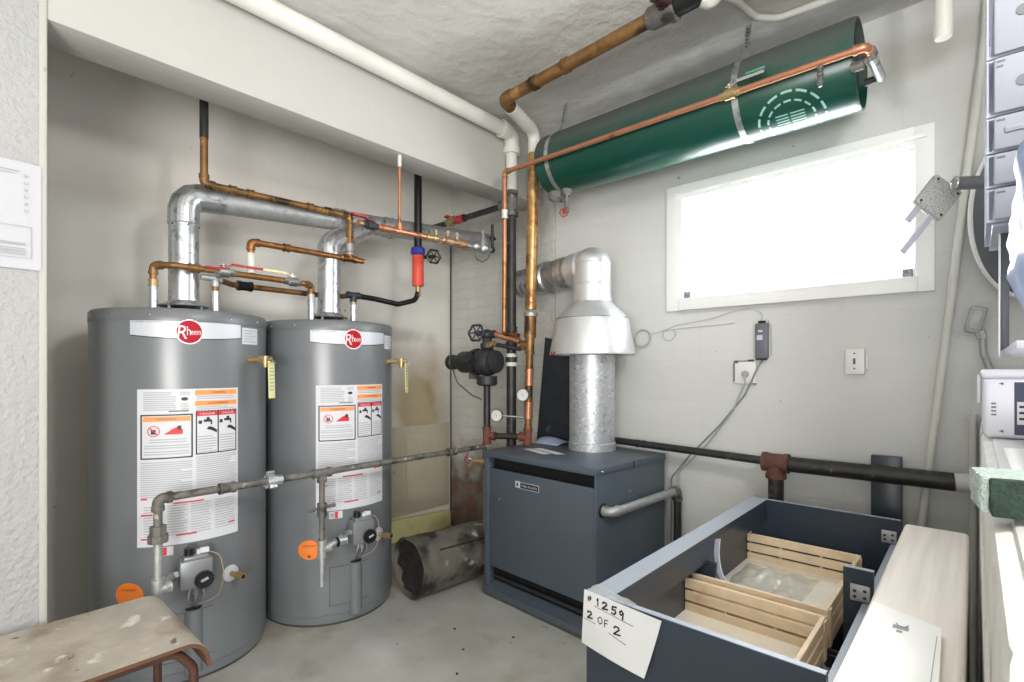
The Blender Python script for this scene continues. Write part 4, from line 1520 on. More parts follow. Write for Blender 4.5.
m.tube([(PX - .30, PY - .02, 1.27), (PX - .28, PY, 1.18), (PX - .16, PY + .02, 1.10), (PX - .02, PY - .03, 1.08)], .005, .06, 8)
m.build('wiring', 'cable_dark', pu)
pipe_part(pu, [(PX, PY, 1.225), (PX, PY, .86)], .022, M['black_iron'], name='lower_pipe')
tee(pu, (PX, PY, .852), (0, 0, 1), (.92, .38, 0), .021, M['rust'])
part_label(MB().cyl((PX, PY, .80), (PX, PY, .79), .02, seg=14).build('bottom_cap', 'offwhite', pu), 'pale bottom cap')
pipe_part(pu, [(PX + .045, PY + .018, .853), (-2.065, 2.352, .856)], .019, M['black_iron'], name='cross_pipe')
m = MB()
m.lathe([(.03, 0), (.03, .05), (.036, .055), (.036, .07)], (PX, PY, 1.42), seg=8)
m.ball((PX, PY, 1.485), (.04, .04, .035), 16, 10)
m.cyl((PX, PY, 1.485), (PX - .035, PY - .055, 1.495), .018, seg=12)
m.cyl((PX, PY, 1.485), (PX + .055, PY + .018, 1.487), .025, seg=8)
m.build('gate_valve', 'dark_iron', pu)
hand_wheel(pu, (PX - .035, PY - .06, 1.495), (.30, -.94, .1), .050, M['dark_iron'], 6)
part_label(pipe_part(pu, [(PX + .05, PY + .018, 1.486), (-2.065, 2.352, 1.440)], .0185, M['copper_pink'], name='bypass_pipe'), 'orange copper stub')
pipe_part(pu, [(PX + .03, PY + .03, 1.425), (-2.06, 2.352, 1.392)], .014, M['dark_iron'], name='lower_stub')
m = MB()
m.cyl((PX + .05, PY + .018, 1.43), (PX + .05, PY - .03, 1.42), .018, seg=12)
m.torus((PX + .05, PY - .03, 1.42), (0, 1, 0), .015, .005, 20, 8)
m.build('drain_port', 'brass', pu)

# two round gauges
def gauge(p, ax, stem_to, label):
    p = V(p)
    ax = V(ax).normalized()
    g = thing('thermometer_gauge', label, 'gauge', p)
    m = MB().lathe([(.034, -.02), (.038, -.016), (.038, .006), (.035, .010), (.033, .006)], p, ax, 28)
    m.build('gauge_case', 'steel', g)
    m = MB().use('paper')
    m.lathe([(.033, 0), (.033, .0075)], p, ax, 28)
    m.use('ink')
    ref = V((0, 0, 1))
    u = ref.cross(ax).normalized()
    w_ = ax.cross(u)
    c = p + ax * .009
    for k in range(9):
        a = R(-120 + 30 * k) + PI / 2
        e = u * math.cos(a) + w_ * math.sin(a)
        t_ = ax.cross(e)
        m.poly([c + e * .024 - t_ * .001, c + e * .029 - t_ * .001, c + e * .029 + t_ * .001, c + e * .024 + t_ * .001])
    e = (u * -.5 + w_ * .8).normalized()
    t_ = ax.cross(e)
    m.poly([c - e * .006 - t_ * .0018, c + e * .021, c - e * .006 + t_ * .0018])
    m.build('gauge_face', None, g)
    MB().tube([p - ax * .01, p - ax * .018, stem_to], .007, .005, 10).build('gauge_stem', 'steel', g)
    return g
gauge((-1.995, 2.300, 1.115), (.45, -.85, 0.05), tuple(aZ(1.11)), 'round white dial gauge fixed to the front of the copper boiler riser')
gauge((-2.175, 2.262, .985), (.45, -.85, 0), tuple(aZ(.97)), 'round white dial gauge on a long stem left of the copper boiler riser')

# slim copper feed to the expansion tank
ef = thing('expansion_feed_pipe', 'slim copper pipe slanting across the green tank and down beside the black stack', 'pipe', (-2.05, 2.2, 1.48))
E0 = [(-2.055, 2.33, 1.474), (-2.055, 2.20, 1.478), (-2.05, 2.20, 2.428), (-.318, 2.20, 2.42)]
pipe_part(ef, E0[0:2] + [(-2.052, 2.2, 1.9)], .0135, M['copper'], .02)
pipe_part(ef, [(-2.052, 2.2, 1.9), E0[2], E0[3]], .0135, M['copper_pink'], .03)
elbow(ef, *E0[1:4], .0135, M['copper_gold'])
part_label(coupling(ef, (-2.051, 2.2, 2.18), (0, 0, 1), .0135, M['offwhite'], .05), 'pale coupling')
v = ball_valve(ef, (-.76, 2.20, 2.422), (1, 0, 0), (0, -.35, 1), .014, M['steel'], 'brass', .14)
part_label(MB().obox((-.655, 2.186, 2.4735), (.075, .022, .010), Matrix.Rotation(R(20), 3, 'X'), .003).build('grip', mat('green_grip', srgb(70, 140, 118), .5), v), 'green handle grip')
# galvanized loop at the tank end
G0 = [(-.318, 2.20, 2.42), (-.285, 2.20, 2.42), (-.272, 2.45, 2.41), (-.30, 2.47, 2.40), (-.322, 2.45, 2.40)]
elbow(ef, (-.5, 2.20, 2.42), (-.288, 2.20, 2.42), (-.282, 2.4, 2.415), .0145, M['copper_pink'])
part_label(pipe_part(ef, [(-.284, 2.23, 2.419), (-.272, 2.45, 2.41)], .017, M['galv_dull'], name='galvanized_pipe'), 'galvanized return pipe')
MB().cyl((-.272, 2.445, 2.41), (-.325, 2.445, 2.405), .014, seg=12).build('tank_nipple', 'dark_iron', ef)
MB().cyl((-.283, 2.24, 2.419), (-.283, 2.27, 2.418), .023, seg=8).build('pipe_nut', 'grey_iron', ef)
m = MB().cyl((-.43, 2.20, 2.42), (-.43, 2.20, 2.33), .007, seg=8)
for z in (2.40, 2.375, 2.345):
    m.ball((-.43, 2.196, z), (.012, .012, .010), 10, 6)
m.build('vent_fitting', 'grey_iron', ef)
MB().cyl((-.34, 2.25, 2.385), (-.30, 2.25, 2.385), .018, seg=10).cyl((-.30, 2.25, 2.385), (-.284, 2.25, 2.418), .010, seg=8).build('air_vent', 'grey_iron', ef)

# green expansion tank, shade painted grey over its upper side
def shaded_tank():
    m = mat('shaded_green_tank', srgb(8, 68, 56), .3, var=.06, scale=5, spec=.6)
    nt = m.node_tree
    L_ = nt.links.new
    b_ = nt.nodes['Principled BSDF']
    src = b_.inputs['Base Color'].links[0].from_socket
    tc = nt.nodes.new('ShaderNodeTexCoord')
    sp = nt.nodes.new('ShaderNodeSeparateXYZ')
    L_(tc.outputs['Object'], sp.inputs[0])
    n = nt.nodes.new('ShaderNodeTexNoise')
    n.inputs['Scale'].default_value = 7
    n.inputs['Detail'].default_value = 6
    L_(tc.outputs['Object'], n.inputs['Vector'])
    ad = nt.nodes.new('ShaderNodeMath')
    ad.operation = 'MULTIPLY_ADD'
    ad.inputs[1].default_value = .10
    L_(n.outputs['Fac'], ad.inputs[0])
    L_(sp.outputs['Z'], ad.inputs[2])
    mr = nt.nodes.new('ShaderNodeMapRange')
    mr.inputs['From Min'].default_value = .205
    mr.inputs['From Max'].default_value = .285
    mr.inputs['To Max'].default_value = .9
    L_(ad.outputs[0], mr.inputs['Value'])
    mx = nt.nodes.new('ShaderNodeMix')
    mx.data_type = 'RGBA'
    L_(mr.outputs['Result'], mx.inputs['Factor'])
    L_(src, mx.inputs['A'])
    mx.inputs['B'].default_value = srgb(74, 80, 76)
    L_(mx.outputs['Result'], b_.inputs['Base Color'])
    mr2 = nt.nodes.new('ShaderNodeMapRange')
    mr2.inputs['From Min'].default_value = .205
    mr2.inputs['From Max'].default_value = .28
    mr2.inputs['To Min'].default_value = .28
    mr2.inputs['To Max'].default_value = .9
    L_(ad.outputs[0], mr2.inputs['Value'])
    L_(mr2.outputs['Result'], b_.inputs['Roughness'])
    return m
tank_mat = shaded_tank()
TX0, TX1, TY, TZ, TR = -1.865, -.33, 2.40, 2.463, .172
tk = thing('expansion_tank', 'long green cylindrical expansion tank hung under the ceiling above the window', 'tank', ((TX0 + TX1) / 2, TY, TZ - TR))
L = TX1 - TX0
m = MB()
m.lathe([(.02, .0), (.10, .002), (TR - .02, .004), (TR - .004, .012), (TR, .03), (TR, L - .012), (TR - .004, L), (TR - .012, L), (TR - .014, L - .03), (.02, L - .045)], (TX0, TY, TZ), (1, 0, 0), 56)
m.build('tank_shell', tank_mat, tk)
m = MB().lathe([(TR - .013, 0), (.10, -.008), (.01, -.012)], (TX1 - .028, TY, TZ), (1, 0, 0), 48)
m.build('tank_end', 'tank_dark', tk)
# printed rings
ft = lambda s, t, o=.0012: V((-.56 + s, TY - (TR + o) * math.cos(t / TR + R(-70)), TZ + (TR + o) * math.sin(t / TR + R(-70))))
m = MB().use('tank_mark')
def arc(ri, ro, a0, a1):
    n = 8
    for k in range(n):
        a, b2 = R(a0 + (a1 - a0) * k / n), R(a0 + (a1 - a0) * (k + 1) / n)
        m.poly([ft(ri * math.cos(a), ri * math.sin(a)), ft(ro * math.cos(a), ro * math.sin(a)), ft(ro * math.cos(b2), ro * math.sin(b2)), ft(ri * math.cos(b2), ri * math.sin(b2))])
for k in range(14):
    arc(.083, .091, k * 360 / 14 + 4, (k + 1) * 360 / 14 - 4)
for k in range(14):
    arc(.118, .127, k * 360 / 14 + 3, (k + 1) * 360 / 14 - 4)
for i in range(5):
    for (s0, s1) in ((-.055, -.008), (.0, .052)):
        t = .03 - i * .015
        m.poly([ft(s0, t), ft(s1, t), ft(s1, t + .006), ft(s0, t + .006)])
part_label(m.build('printed_emblem', None, tk), 'pale dashed ring emblem')
# hanger straps
for x in (-1.766, -.754):
    m = MB().use('galv')
    w_ = .013
    n = 20
    pr = []
    for k in range(n + 1):
        a = R(20 - 250 * k / n)
        pr.append(V((x, TY - .0 + (TR + .002) * math.sin(a + PI / 2 + R(0)) * -1, TZ + (TR + .002) * math.cos(a + PI / 2))))
    pr = [V((x, TY - (TR + .0025) * math.cos(R(th)), TZ + (TR + .0025) * math.sin(R(th)))) for th in [75 - 230 * k / n for k in range(n + 1)]]
    pr = [V((x, TY + .02, CE - .001)), V((x, TY - .012, TZ + TR + .06))] + pr
    for i in range(len(pr) - 1):
        a, b2 = pr[i], pr[i + 1]
        nrm = V((1, 0, 0)).cross(b2 - a).normalized() * .0012
        m.prism([a - V((w_, 0, 0)), a + V((w_, 0, 0)), b2 + V((w_, 0, 0)), b2 - V((w_, 0, 0))], nrm)
    m.use('dark_iron')
    for k in range(6):
        z = TZ + TR + .07 + k * .018
        c = V((x, TY - .012 + .032 * (k * .018 + .01) / (CE - TZ - TR - .06) - .004, z))
        m.cyl(c, c + V((0, -.0015, 0)), .004, seg=8)
    m.build('hanger_strap', None, tk)
# drain valve below the tank
m = MB()
dx = -1.735
m.lathe([(.035, 0), (.03, -.02), (.022, -.035)], (dx, TY - .02, TZ - TR + .006), (0, 0, 1), 16)
m.cyl((dx, TY - .02, TZ - TR - .02), (dx, TY - .02, TZ - TR - .12), .011, seg=12)
m.ball((dx, TY - .02, TZ - TR - .11), (.02, .02, .02), 12, 8)
m.cyl((dx, TY - .02, TZ - TR - .11), (dx + .02, TY - .07, TZ - TR - .14), .010, seg=10)
dv_ = m.build('drain_valve', 'grey_iron', tk)
hand_wheel(dv_, (dx + .022, TY - .075, TZ - TR - .142), (.3, -.8, -.45), .022, M['red_dull'], 5)
m = MB()
m.lathe([(.06, .02), (.05, -.03), (.03, -.035), (.02, -.02)], (-1.81, TY, TZ - TR), (0, 0, 1), 12)
m.ball((-1.815, TY - .02, TZ - TR - .02), (.03, .04, .03), 10, 6)
m.build('bottom_fitting', mat('flaky_grey', srgb(110, 112, 108), .8, bump=.9, bscale=60), tk)

# small red hose cock by the boiler
m = MB()
hc = thing('hose_cock', 'small red hose cock sticking out of the boiler near the gas pipe', 'valve', (-2.16, 2.10, .72))
MB().cyl((-2.072, 2.10, .735), (-2.18, 2.06, .735), .012, seg=10).cyl((-2.17, 2.062, .735), (-2.20, 2.05, .70), .010, seg=10).build('valve_body', 'brass', hc)
hand_wheel(hc, (-2.21, 2.04, .752), (-.6, -.6, .4), .026, M['red_dull'], 5)
MB().cyl((-2.17, 2.062, .737), (-2.21, 2.04, .752), .006, seg=8).build('valve_stem', 'steel', hc)

# ------------------------------------------------------------------ wall pipe behind the vanity
wp = thing('wall_pipe', 'dark iron heating pipe running low along the window wall with a rusty tee', 'pipe', (-.71, 2.64, .0))
pipe_part(wp, [(-1.95, 2.69, .80), (-1.62, 2.675, .845), (-.74, 2.64, .828)], .020, M['black_iron'], .03)
coupling(wp, (-1.42, 2.667, .841), (1, -.04, 0), .0165, M['dark_iron'], .05)
m = MB()
m.cyl((-.755, 2.64, .826), (-.645, 2.64, .826), .042, seg=20)
m.cyl((-.757, 2.64, .826), (-.737, 2.64, .826), .046, seg=20)
m.cyl((-.663, 2.64, .826), (-.643, 2.64, .826), .046, seg=20)
m.cyl((-.70, 2.64, .826), (-.70, 2.64, .755), .040, seg=20)
m.cyl((-.70, 2.64, .772), (-.70, 2.64, .752), .045, seg=20)
part_label(m.build('tee', mat('dark_rust', srgb(98, 64, 54), .75, .1, var=.25, scale=20, bump=.4, bscale=60), wp), 'rust brown tee')
part_label(pipe_part(wp, [(-.70, 2.64, .80), (-.70, 2.64, .0)], .034, M['black_iron'], name='drop_pipe', seg=18), 'thick drop pipe')
part_label(pipe_part(wp, [(-.65, 2.64, .825), (-.15, 2.64, .828), (-.056, 2.641, .828)], .036, M['black_iron'], name='thick_pipe', seg=20), 'thick scuffed pipe')
m = MB().tube([(-.057, 2.641, .828), (-.045, 2.642, .829), (.05, 2.652, .830), (.62, 2.652, .83)], .037, 0, 20, radii=[.0362, .0366, .037, .037])
part_label(m.build('painted_pipe', 'offwhite', wp), 'white painted end')

# plank behind the vanity
m = MB()
m.box(-.336, -.228, 2.70, 2.742, 0.0, .895, .003)
tag(m.build('loose_plank', 'vanity'), 'blue grey upright plank between the wall pipe and the window wall', 'plank')

# ------------------------------------------------------------------ things on the window wall
m = MB().tube([(.041, 2.722, CE - .01), (.03, 2.722, 2.556), (-.163, 2.722, .642), (-.21, 2.722, .16)], .0155, .05, 14)
m.use('offwhite')
tag(m.build('conduit_pipe', 'offwhite'), 'long slanting white pipe on the wall right of the window', 'pipe')
m = MB().tube([(-.005, 2.735, 1.09), (-.005, 2.735, .02)], .013, 0, 14)
m.cyl((-.005, 2.735, 1.075), (-.005, 2.735, 1.092), .0155, seg=14)
tag(m.build('corner_pipe', 'offwhite'), 'short white upright pipe in the corner behind the green sponge', 'pipe')
m = MB().lathe([(.024, 0), (.026, .01), (.026, .41)], (-.08, 2.30, CE - .411), seg=18)
tag(m.build('ceiling_stub_pipe', 'offwhite'), 'thick white pipe stub hanging from the ceiling right of the tank', 'pipe')

# controller and cables
cd = thing('wall_controller', 'slim grey controller box on the wall under the window', 'controller', (-.79, YW, 1.32))
m = MB()
m.box(-.822, -.762, YW - .03, YW - .001, 1.322, 1.50, .006)
m.build('controller_body', 'pad', cd)
m = MB().use('label_white')
m.box(-.812, -.785, YW - .0315, YW - .0295, 1.415, 1.440)
m.box(-.806, -.785, YW - .0315, YW - .0295, 1.455, 1.465)
m.use('black')
m.box(-.815, -.769, YW - .034, YW - .004, 1.315, 1.323)
m.box(-.808, -.776, YW - .022, YW - .006, 1.50, 1.512)
m.build('controller_panel', None, cd)
jb = thing('junction_box', 'square white electrical box with a cracked rim below the grey controller', 'junction box', (-.873, YW, 1.2))
m = MB().use('white')
m.box(-.928, -.822, YW - .012, YW - .001, 1.195, 1.312, .003)
m.use('cable_dark')
m.box(-.931, -.925, YW - .014, YW - .002, 1.205, 1.300)
m.box(-.915, -.83, YW - .0135, YW - .002, 1.308, 1.313)
m.box(-.86, -.835, YW - .0135, YW - .002, 1.308, 1.318)
m.box(-.928, -.908, YW - .0145, YW - .002, 1.300, 1.314)
m.box(-.845, -.836, YW - .0145, YW - .002, 1.205, 1.213)
m.box(-.85, -.82, YW - .0135, YW - .002, 1.193, 1.198)
m.build('box_cover', None, jb)
m = MB().lathe([(.018, 0), (.016, .012), (.006, .016)], (-.873, YW - .012, 1.245), (0, -1, 0), 16)
m.build('cord_clamp', 'cable', jb)
m = MB()
m.tube([(-.79, YW - .012, 1.316), (-.81, YW - .018, 1.28), (-.872, YW - .022, 1.137), (-.998, YW - .02, .974), (-1.161, YW - .02, .797), (-1.265, YW - .025, .66), (-1.27, YW - .02, .3)], .0042, .05, 10)
tag(m.build('power_cable', mat('mid_grey_cable', srgb(134, 136, 140), .5)), 'darker grey cable sloping down the window wall from the controller', 'cable')
m = MB()
m.tube([(-.873, YW - .028, 1.245), (-.865, YW - .035, 1.20), (-.93, YW - .03, 1.05), (-1.06, YW - .03, .87), (-1.16, YW - .03, .76), (-1.22, YW - .03, .70), (-1.25, YW - .03, .3)], .0036, .05, 10)
tag(m.build('white_cable', 'cable'), 'pale cable sloping down beside the dark one from the white box', 'cable')
m = MB()
m.tube([(-.792, YW - .012, 1.512), (-.79, YW - .010, 1.55), (-.84, YW - .008, 1.578), (-.92, YW - .008, 1.575), (-1.05, YW - .008, 1.54), (-1.25, YW - .008, 1.515), (-1.32, YW - .008, 1.49), (-1.33, YW - .008, 1.45), (-1.28, YW - .008, 1.425), (-1.24, YW - .008, 1.47), (-1.27, YW - .008, 1.495), (-1.40, YW - .008, 1.475)], .0018, .03, 8)
m.tube([(-1.33, YW - .006, 1.49), (-1.15, YW - .006, 1.50), (-1.0, YW - .006, 1.505), (-.93, YW - .006, 1.51)], .0018, .03, 8)
m.tube([(-.765, YW - .008, 1.515), (-.752, YW - .008, 1.48), (-.750, YW - .008, 1.34), (-.775, YW - .008, 1.318)], .002, .02, 8)
for k in range(3):
    m.torus((-1.452 + .003 * k, YW - .008 - .005 * k, 1.452), (0, 1, 0), .045 + .003 * k, .0025, 32, 8)
tag(m.build('telephone_wire', mat('pale_wire', srgb(184, 185, 188), .5)), 'thin grey wire with a small coil stapled below the window', 'cable')
ot = thing('wall_outlet', 'white surface outlet plate on the wall right of the grey controller', 'outlet', (-.40, YW, 1.245))
m = MB()
m.box(-.438, -.362, YW - .028, YW - .001, 1.245, 1.361, .006)
m.box(-.361, -.352, YW - .018, YW - .001, 1.27, 1.33, .003)
m.build('outlet_plate', 'white', ot)
m = MB()
m.box(-.406, -.396, YW - .0295, YW - .027, 1.292, 1.318)
m.ball((-.401, YW - .028, 1.34), (.004, .002, .004), 8, 6)
m.ball((-.401, YW - .028, 1.272), (.004, .002, .004), 8, 6)
m.build('outlet_slot', 'cable_dark', ot)

# tilted switch box with flexible conduit
sb = thing('switch_box', 'small tilted grey switch box with flexible conduit on the wall above the white bin', 'switch box', (.0, 2.72, 1.4))
rt = Matrix.Rotation(R(14), 3, 'Y')
m = MB().obox((.003, 2.735, 1.465), (.052, .045, .105), rt, .01)
m.obox((.003, 2.711, 1.465), (.034, .006, .075), rt, .003)
m.build('box_body', 'galv_dull', sb)
m = MB().tube([(.016, 2.735, 1.415), (.024, 2.735, 1.385), (.026, 2.735, 1.33), (.05, 2.735, 1.25), (.10, 2.735, 1.20)], .012, .03, 12)
n = 26
m.build('flexible_conduit', 'galv_dull', sb)
MB().cyl((.014, 2.735, 1.42), (.021, 2.735, 1.39), .017, seg=8).build('connector', 'steel', sb)

# ceiling conduit and round box
m = MB()
m.lathe([(.05, 0), (.05, -.03), (.045, -.035)], (-.80, 2.10, CE), seg=24)
m.tube([(-.77, 2.12, CE - .02), (-.735, 2.20, CE - .02), (-.705, 2.36, CE - .02), (-.64, 2.43, CE - .02), (-.55, 2.44, CE - .02), (-.2, 2.47, CE - .02), (.1, 2.3, CE - .02)], .014, .06, 12)
tag(m.build('ceiling_conduit', 'offwhite'), 'white curved conduit with round box fixed to the ceiling', 'conduit')

# ------------------------------------------------------------------ old barrel-shaped metal drum on the floor
bd = thing('stove_pipe_drum', 'sooty crumpled sheet metal drum lying on the floor left of the boiler', 'drum', (-2.29, 2.05, 0))
d = V((.10, .995, 0)).normalized()
s_ = V((d.y, -d.x, 0))
c0 = V((-2.325, 1.715, .168))
rb, LB = .163, .72
def drum(u, v, ins=0):
    a = 2 * PI * u
    p = c0 + d * (LB * v)
    r = (rb - ins) * (1 + .03 * math.sin(3 * a + 2 * v) + .02 * math.sin(7 * a + 9 * v) - .10 * v * max(0, math.sin(a)))
    if v < .02 and ins == 0:
        r += .004
    z = math.sin(a) * r
    return p + s_ * (math.cos(a) * r) + V((0, 0, max(z, -.164)))
m = MB()
m.grid(lambda u, v: drum(u, v), 56, 24)
m.grid(lambda u, v: drum(u, v, .006), 56, 6)
for v in (0.0,):
    pts = [drum(k / 48, v, .002) for k in range(48)]
bmesh.ops.remove_doubles(m.bm, verts=m.bm.verts, dist=.0004)
m.build('drum_shell', 'oldmetal', bd, 50)
m = MB()
rim = [drum(k / 48, .0, .003) for k in range(48)]
rings = []
for k in range(48):
    a = 2 * PI * k / 48
    e = s_ * math.cos(a) + V((0, 0, math.sin(a)))
    rings.append(m.ring(rim[k], e, d, .0045, 6))
m.skin(rings, False, True)
m.build('rim', 'oldmetal', bd)
def plug(u, v):
    a = 2 * PI * u
    r = (rb - .008) * v
    n_ = mnoise.noise(V((math.cos(a) * v * 3, math.sin(a) * v * 3, 1.3))) * .03
    return c0 + d * (.025 + .03 * (1 - v) + n_) + s_ * (math.cos(a) * r) + V((0, 0, max(math.sin(a) * r, -.158)))
m = MB().grid(plug, 40, 10)
m.build('soot_filling', 'soot', bd, 70)
MB().tube([c0 + d * .12 + s_ * .130 + V((0, 0, .105)), c0 + d * .70 + s_ * .125 + V((0, 0, .10))], .004, 0, 6).build('seam', 'soot', bd)

# yellow board and tan panel on the left wall
m = MB()
m.prism([(-3.155, 2.02, .012), (-3.155, 2.70, .012), (-3.155, 2.70, .142), (-3.155, 2.02, .178)], (.045, 0, 0))
tag(m.build('yellow_board', 'yellow_board'), 'flaking yellow painted board at the foot of the wall behind the drum', 'board')
m = MB()
m.box(-3.157, -3.148, 2.03, 2.72, .18, .84, .003)
m.box(-3.15, -3.140, 2.30, 2.66, .26, .78, .004)
tag(m.build('wall_panel', 'tan_panel'), 'stained tan panel on the wall between right heater and corner', 'panel')
m = MB().tube([(XL + .012, YW - .022, 2.38), (XL + .010, YW - .022, 1.6), (XL + .014, YW - .024, 1.0), (XL + .012, YW - .024, .12)], .005, .1, 8)
tag(m.build('black_cable', 'black'), 'thin black cable running down the corner of wall and chimney', 'cable')

# rubble on the floor by the drum
rn = random.Random(11)
for k in range(6):
    x = rn.uniform(-2.15, -1.55)
    y = rn.uniform(1.35, 1.9)
    r_ = rn.uniform(.003, .008)
    m = MB()
    m.ball((x, y, r_ * .6), (r_, r_ * rn.uniform(.6, 1.1), r_ * .6), 7, 5)
    for v in m.bm.verts:
        v.co += V((rn.uniform(-.25, .25), rn.uniform(-.25, .25), rn.uniform(-.1, .2))) * r_
        v.co.z = max(v.co.z, 0.0)
    o = m.build('floor_crumb', 'rust' if k % 3 == 0 else 'oldmetal')
    tag(o, 'small dark crumb of debris on the bare floor in front of the boiler', 'debris', 'debris crumbs on the floor')

# ------------------------------------------------------------------ bench in the left foreground
be = thing('bench', 'worn beige plywood bench with waterfall end and brown tube legs', 'bench', (-1.9, .1, 0))
prof = []
ZB = .480
for y in (-.50, .30, .455):
    prof.append((y, ZB))
for k in range(1, 9):
    a = R(90 - 80 * k / 8)
    prof.append((.455 + .065 * math.cos(a), ZB - .065 + .065 * math.sin(a)))
prof.append((.525, ZB - .085))
X0b, X1b = -2.135, -1.672
n = len(prof)
th = .011
m = MB().use('bench')
rows = []
for i, (y, z) in enumerate(prof):
    if i == 0:
        t = V((0, 1, 0))
    else:
        t = V((0, prof[i][0] - prof[i - 1][0], prof[i][1] - prof[i - 1][1])).normalized()
    nn_ = V((0, t.z, -t.y))
    bx0 = X0b
    row = []
    for x in (X0b, X1b):
        row.append(m.bm.verts.new(V((x, y, z))))
    for x in (X1b, X0b):
        row.append(m.bm.verts.new(V((x, y, z)) + nn_ * th))
    rows.append(row)
for i in range(n - 1):
    a, b2 = rows[i], rows[i + 1]
    m.use('bench')
    m.face([a[0], a[1], b2[1], b2[0]])
    m.use('bench_edge')
    m.face([a[1], a[2], b2[2], b2[1]])
    m.face([a[2], a[3], b2[3], b2[2]])
    m.face([a[3], a[0], b2[0], b2[3]])
m.face(rows[0])
m.face(list(reversed(rows[-1])))
m.build('seat', None, be)
zr = ZB - th - .014
for x in (X0b + .04, X1b - .03):
    pipe_part(be, [(x, -.42, .0), (x, -.42, zr), (x, -.1, zr)], .0125, M['bench_leg'], .05, name='leg')
    pipe_part(be, [(x, -.1, zr), (x, .44, zr), (x, .485, zr - .06), (x, .49, 0)], .0125, M['bench_leg'], .05, name='leg')
pipe_part(be, [(X0b + .04, .20, zr), (X1b - .03, .20, zr)], .010, M['bench_leg'], name='crossbar')

# sheet of paper on the pillar
M['sheet'] = mat('thin_white_sheet', srgb(186, 186, 191), .8)
pp = MB().use('sheet')
YP0, YP1 = -.03, .199
pp.grid(lambda u, v: V((XP + .013 + .004 * math.sin(PI * u) * v, YP0 + (YP1 - YP0) * u, 1.58 + (.334 - .005 * u) * v)), 8, 10)
pg = MB().use('pencil')
fp_ = lambda u, v: V((XP + .0185 + .004 * math.sin(PI * u) * v, YP0 + (YP1 - YP0) * u, 1.58 + (.334 - .005 * u) * v))
def prect(u0, u1, v0, v1):
    pg.poly([fp_(u0, v0), fp_(u1, v0), fp_(u1, v1), fp_(u0, v1)])
prect(.3, .90, .395, .399)
prect(.3, .90, .10, .104)
prect(.892, .898, .10, .40)
for v in (.13, .15, .165, .185, .22, .235):
    prect(.3, .84, v, v + .006)
prect(.55, .78, .90, .908)
prect(.55, .74, .875, .880)
prect(.30, .45, .94, .955)
for k in range(6):
    put_text(pg, 'C' if k % 2 else 'A', .016, lambda x, y, k=k: fp_(.845 + y * 4, .87 - k * .065 + x * 3))
po = pp.build('paper_sheet', 'sheet')
tag(po, 'white paper sheet of faint printed lines taped to the stucco pillar', 'paper')
pg.build('print', None, po)

# ------------------------------------------------------------------ vanity carcass in the right foreground
VX0, VX1, VY0, VY1, VZ = -.712, -.198, 1.06, 2.335, .72
va = thing('vanity_cabinet', 'open topped dark blue grey vanity cabinet with two slatted drawers in the foreground', 'cabinet', ((VX0 + VX1) / 2, (VY0 + VY1) / 2, 0))
t_ = .018
def side(y0, y1, nm):
    m = MB().use('vanity')
    m.box(VX0, VX1, y0, y1, .06, VZ - .001, .0012, 1)
    m.use('vanity_edge')
    m.box(VX0 + .001, VX1 - .001, y0 + .001, y1 - .001, VZ - .002, VZ)
    return m.build(nm, None, va)
side(VY0, VY0 + t_, 'end_panel')
side(VY1 - t_, VY1, 'end_panel')
m = MB().use('vanity')
m.box(VX0, VX0 + .062, VY0 + t_, VY1 - t_, VZ - t_, VZ - .001, .001, 1)
m.box(VX0 + .044, VX0 + .062, VY0 + t_, VY1 - t_, VZ - .085, VZ - t_, .001, 1)
m.use('vanity_edge')
m.box(VX0, VX0 + .062, VY0 + t_, VY1 - t_, VZ - .001, VZ)
m.build('top_rail', None, va)
m = MB()
m.box(VX0 + .02, VX1, VY0 + t_, VY1 - t_, .06, .08, .001, 1)
m.build('bottom_panel', 'vanity', va)
YM = 1.69
m = MB().use('vanity')
m.box(VX1 - .075, VX1 - .005, YM - .009, YM + .009, .08, VZ - .001, .001, 1)
m.use('vanity_edge')
m.box(VX1 - .075, VX1 - .005, YM - .009, YM + .009, VZ - .001, VZ)
m.build('stile', None, va)
m = MB()
m.box(VX0 + .022, VX0 + .085, YM - .009, YM + .009, .08, VZ - .086, .001, 1)
m.build('stile', 'vanity', va)
m = MB()
for (y0, y1) in ((VY0 + t_, YM - .009), (YM + .009, VY1 - t_)):
    m.box(VX1 - .03, VX1 - .004, y0, y1, .615, .630, .001, 1)
m.build('back_rail', 'vanity_edge', va)
m = MB()
m.box(VX1 - .03, VX1 - .006, VY0 + t_, VY1 - t_, .20, .24, .001, 1)
m.build('back_rail', 'vanity', va)
for y in (YM - .009, VY1 - t_):
    m = MB().use('galv_dull')
    m.box(VX1 - .058, VX1 - .012, y - .006, y, .632, .678, .003)
    m.use('dark_iron')
    for (dx, dz) in ((-.047, .66), (-.024, .664), (-.047, .645), (-.024, .645)):
        m.cyl((VX1 + dx, y - .0072, dz), (VX1 + dx, y - .006, dz), .0045, seg=10)
    m.build('hanging_bracket', None, va)

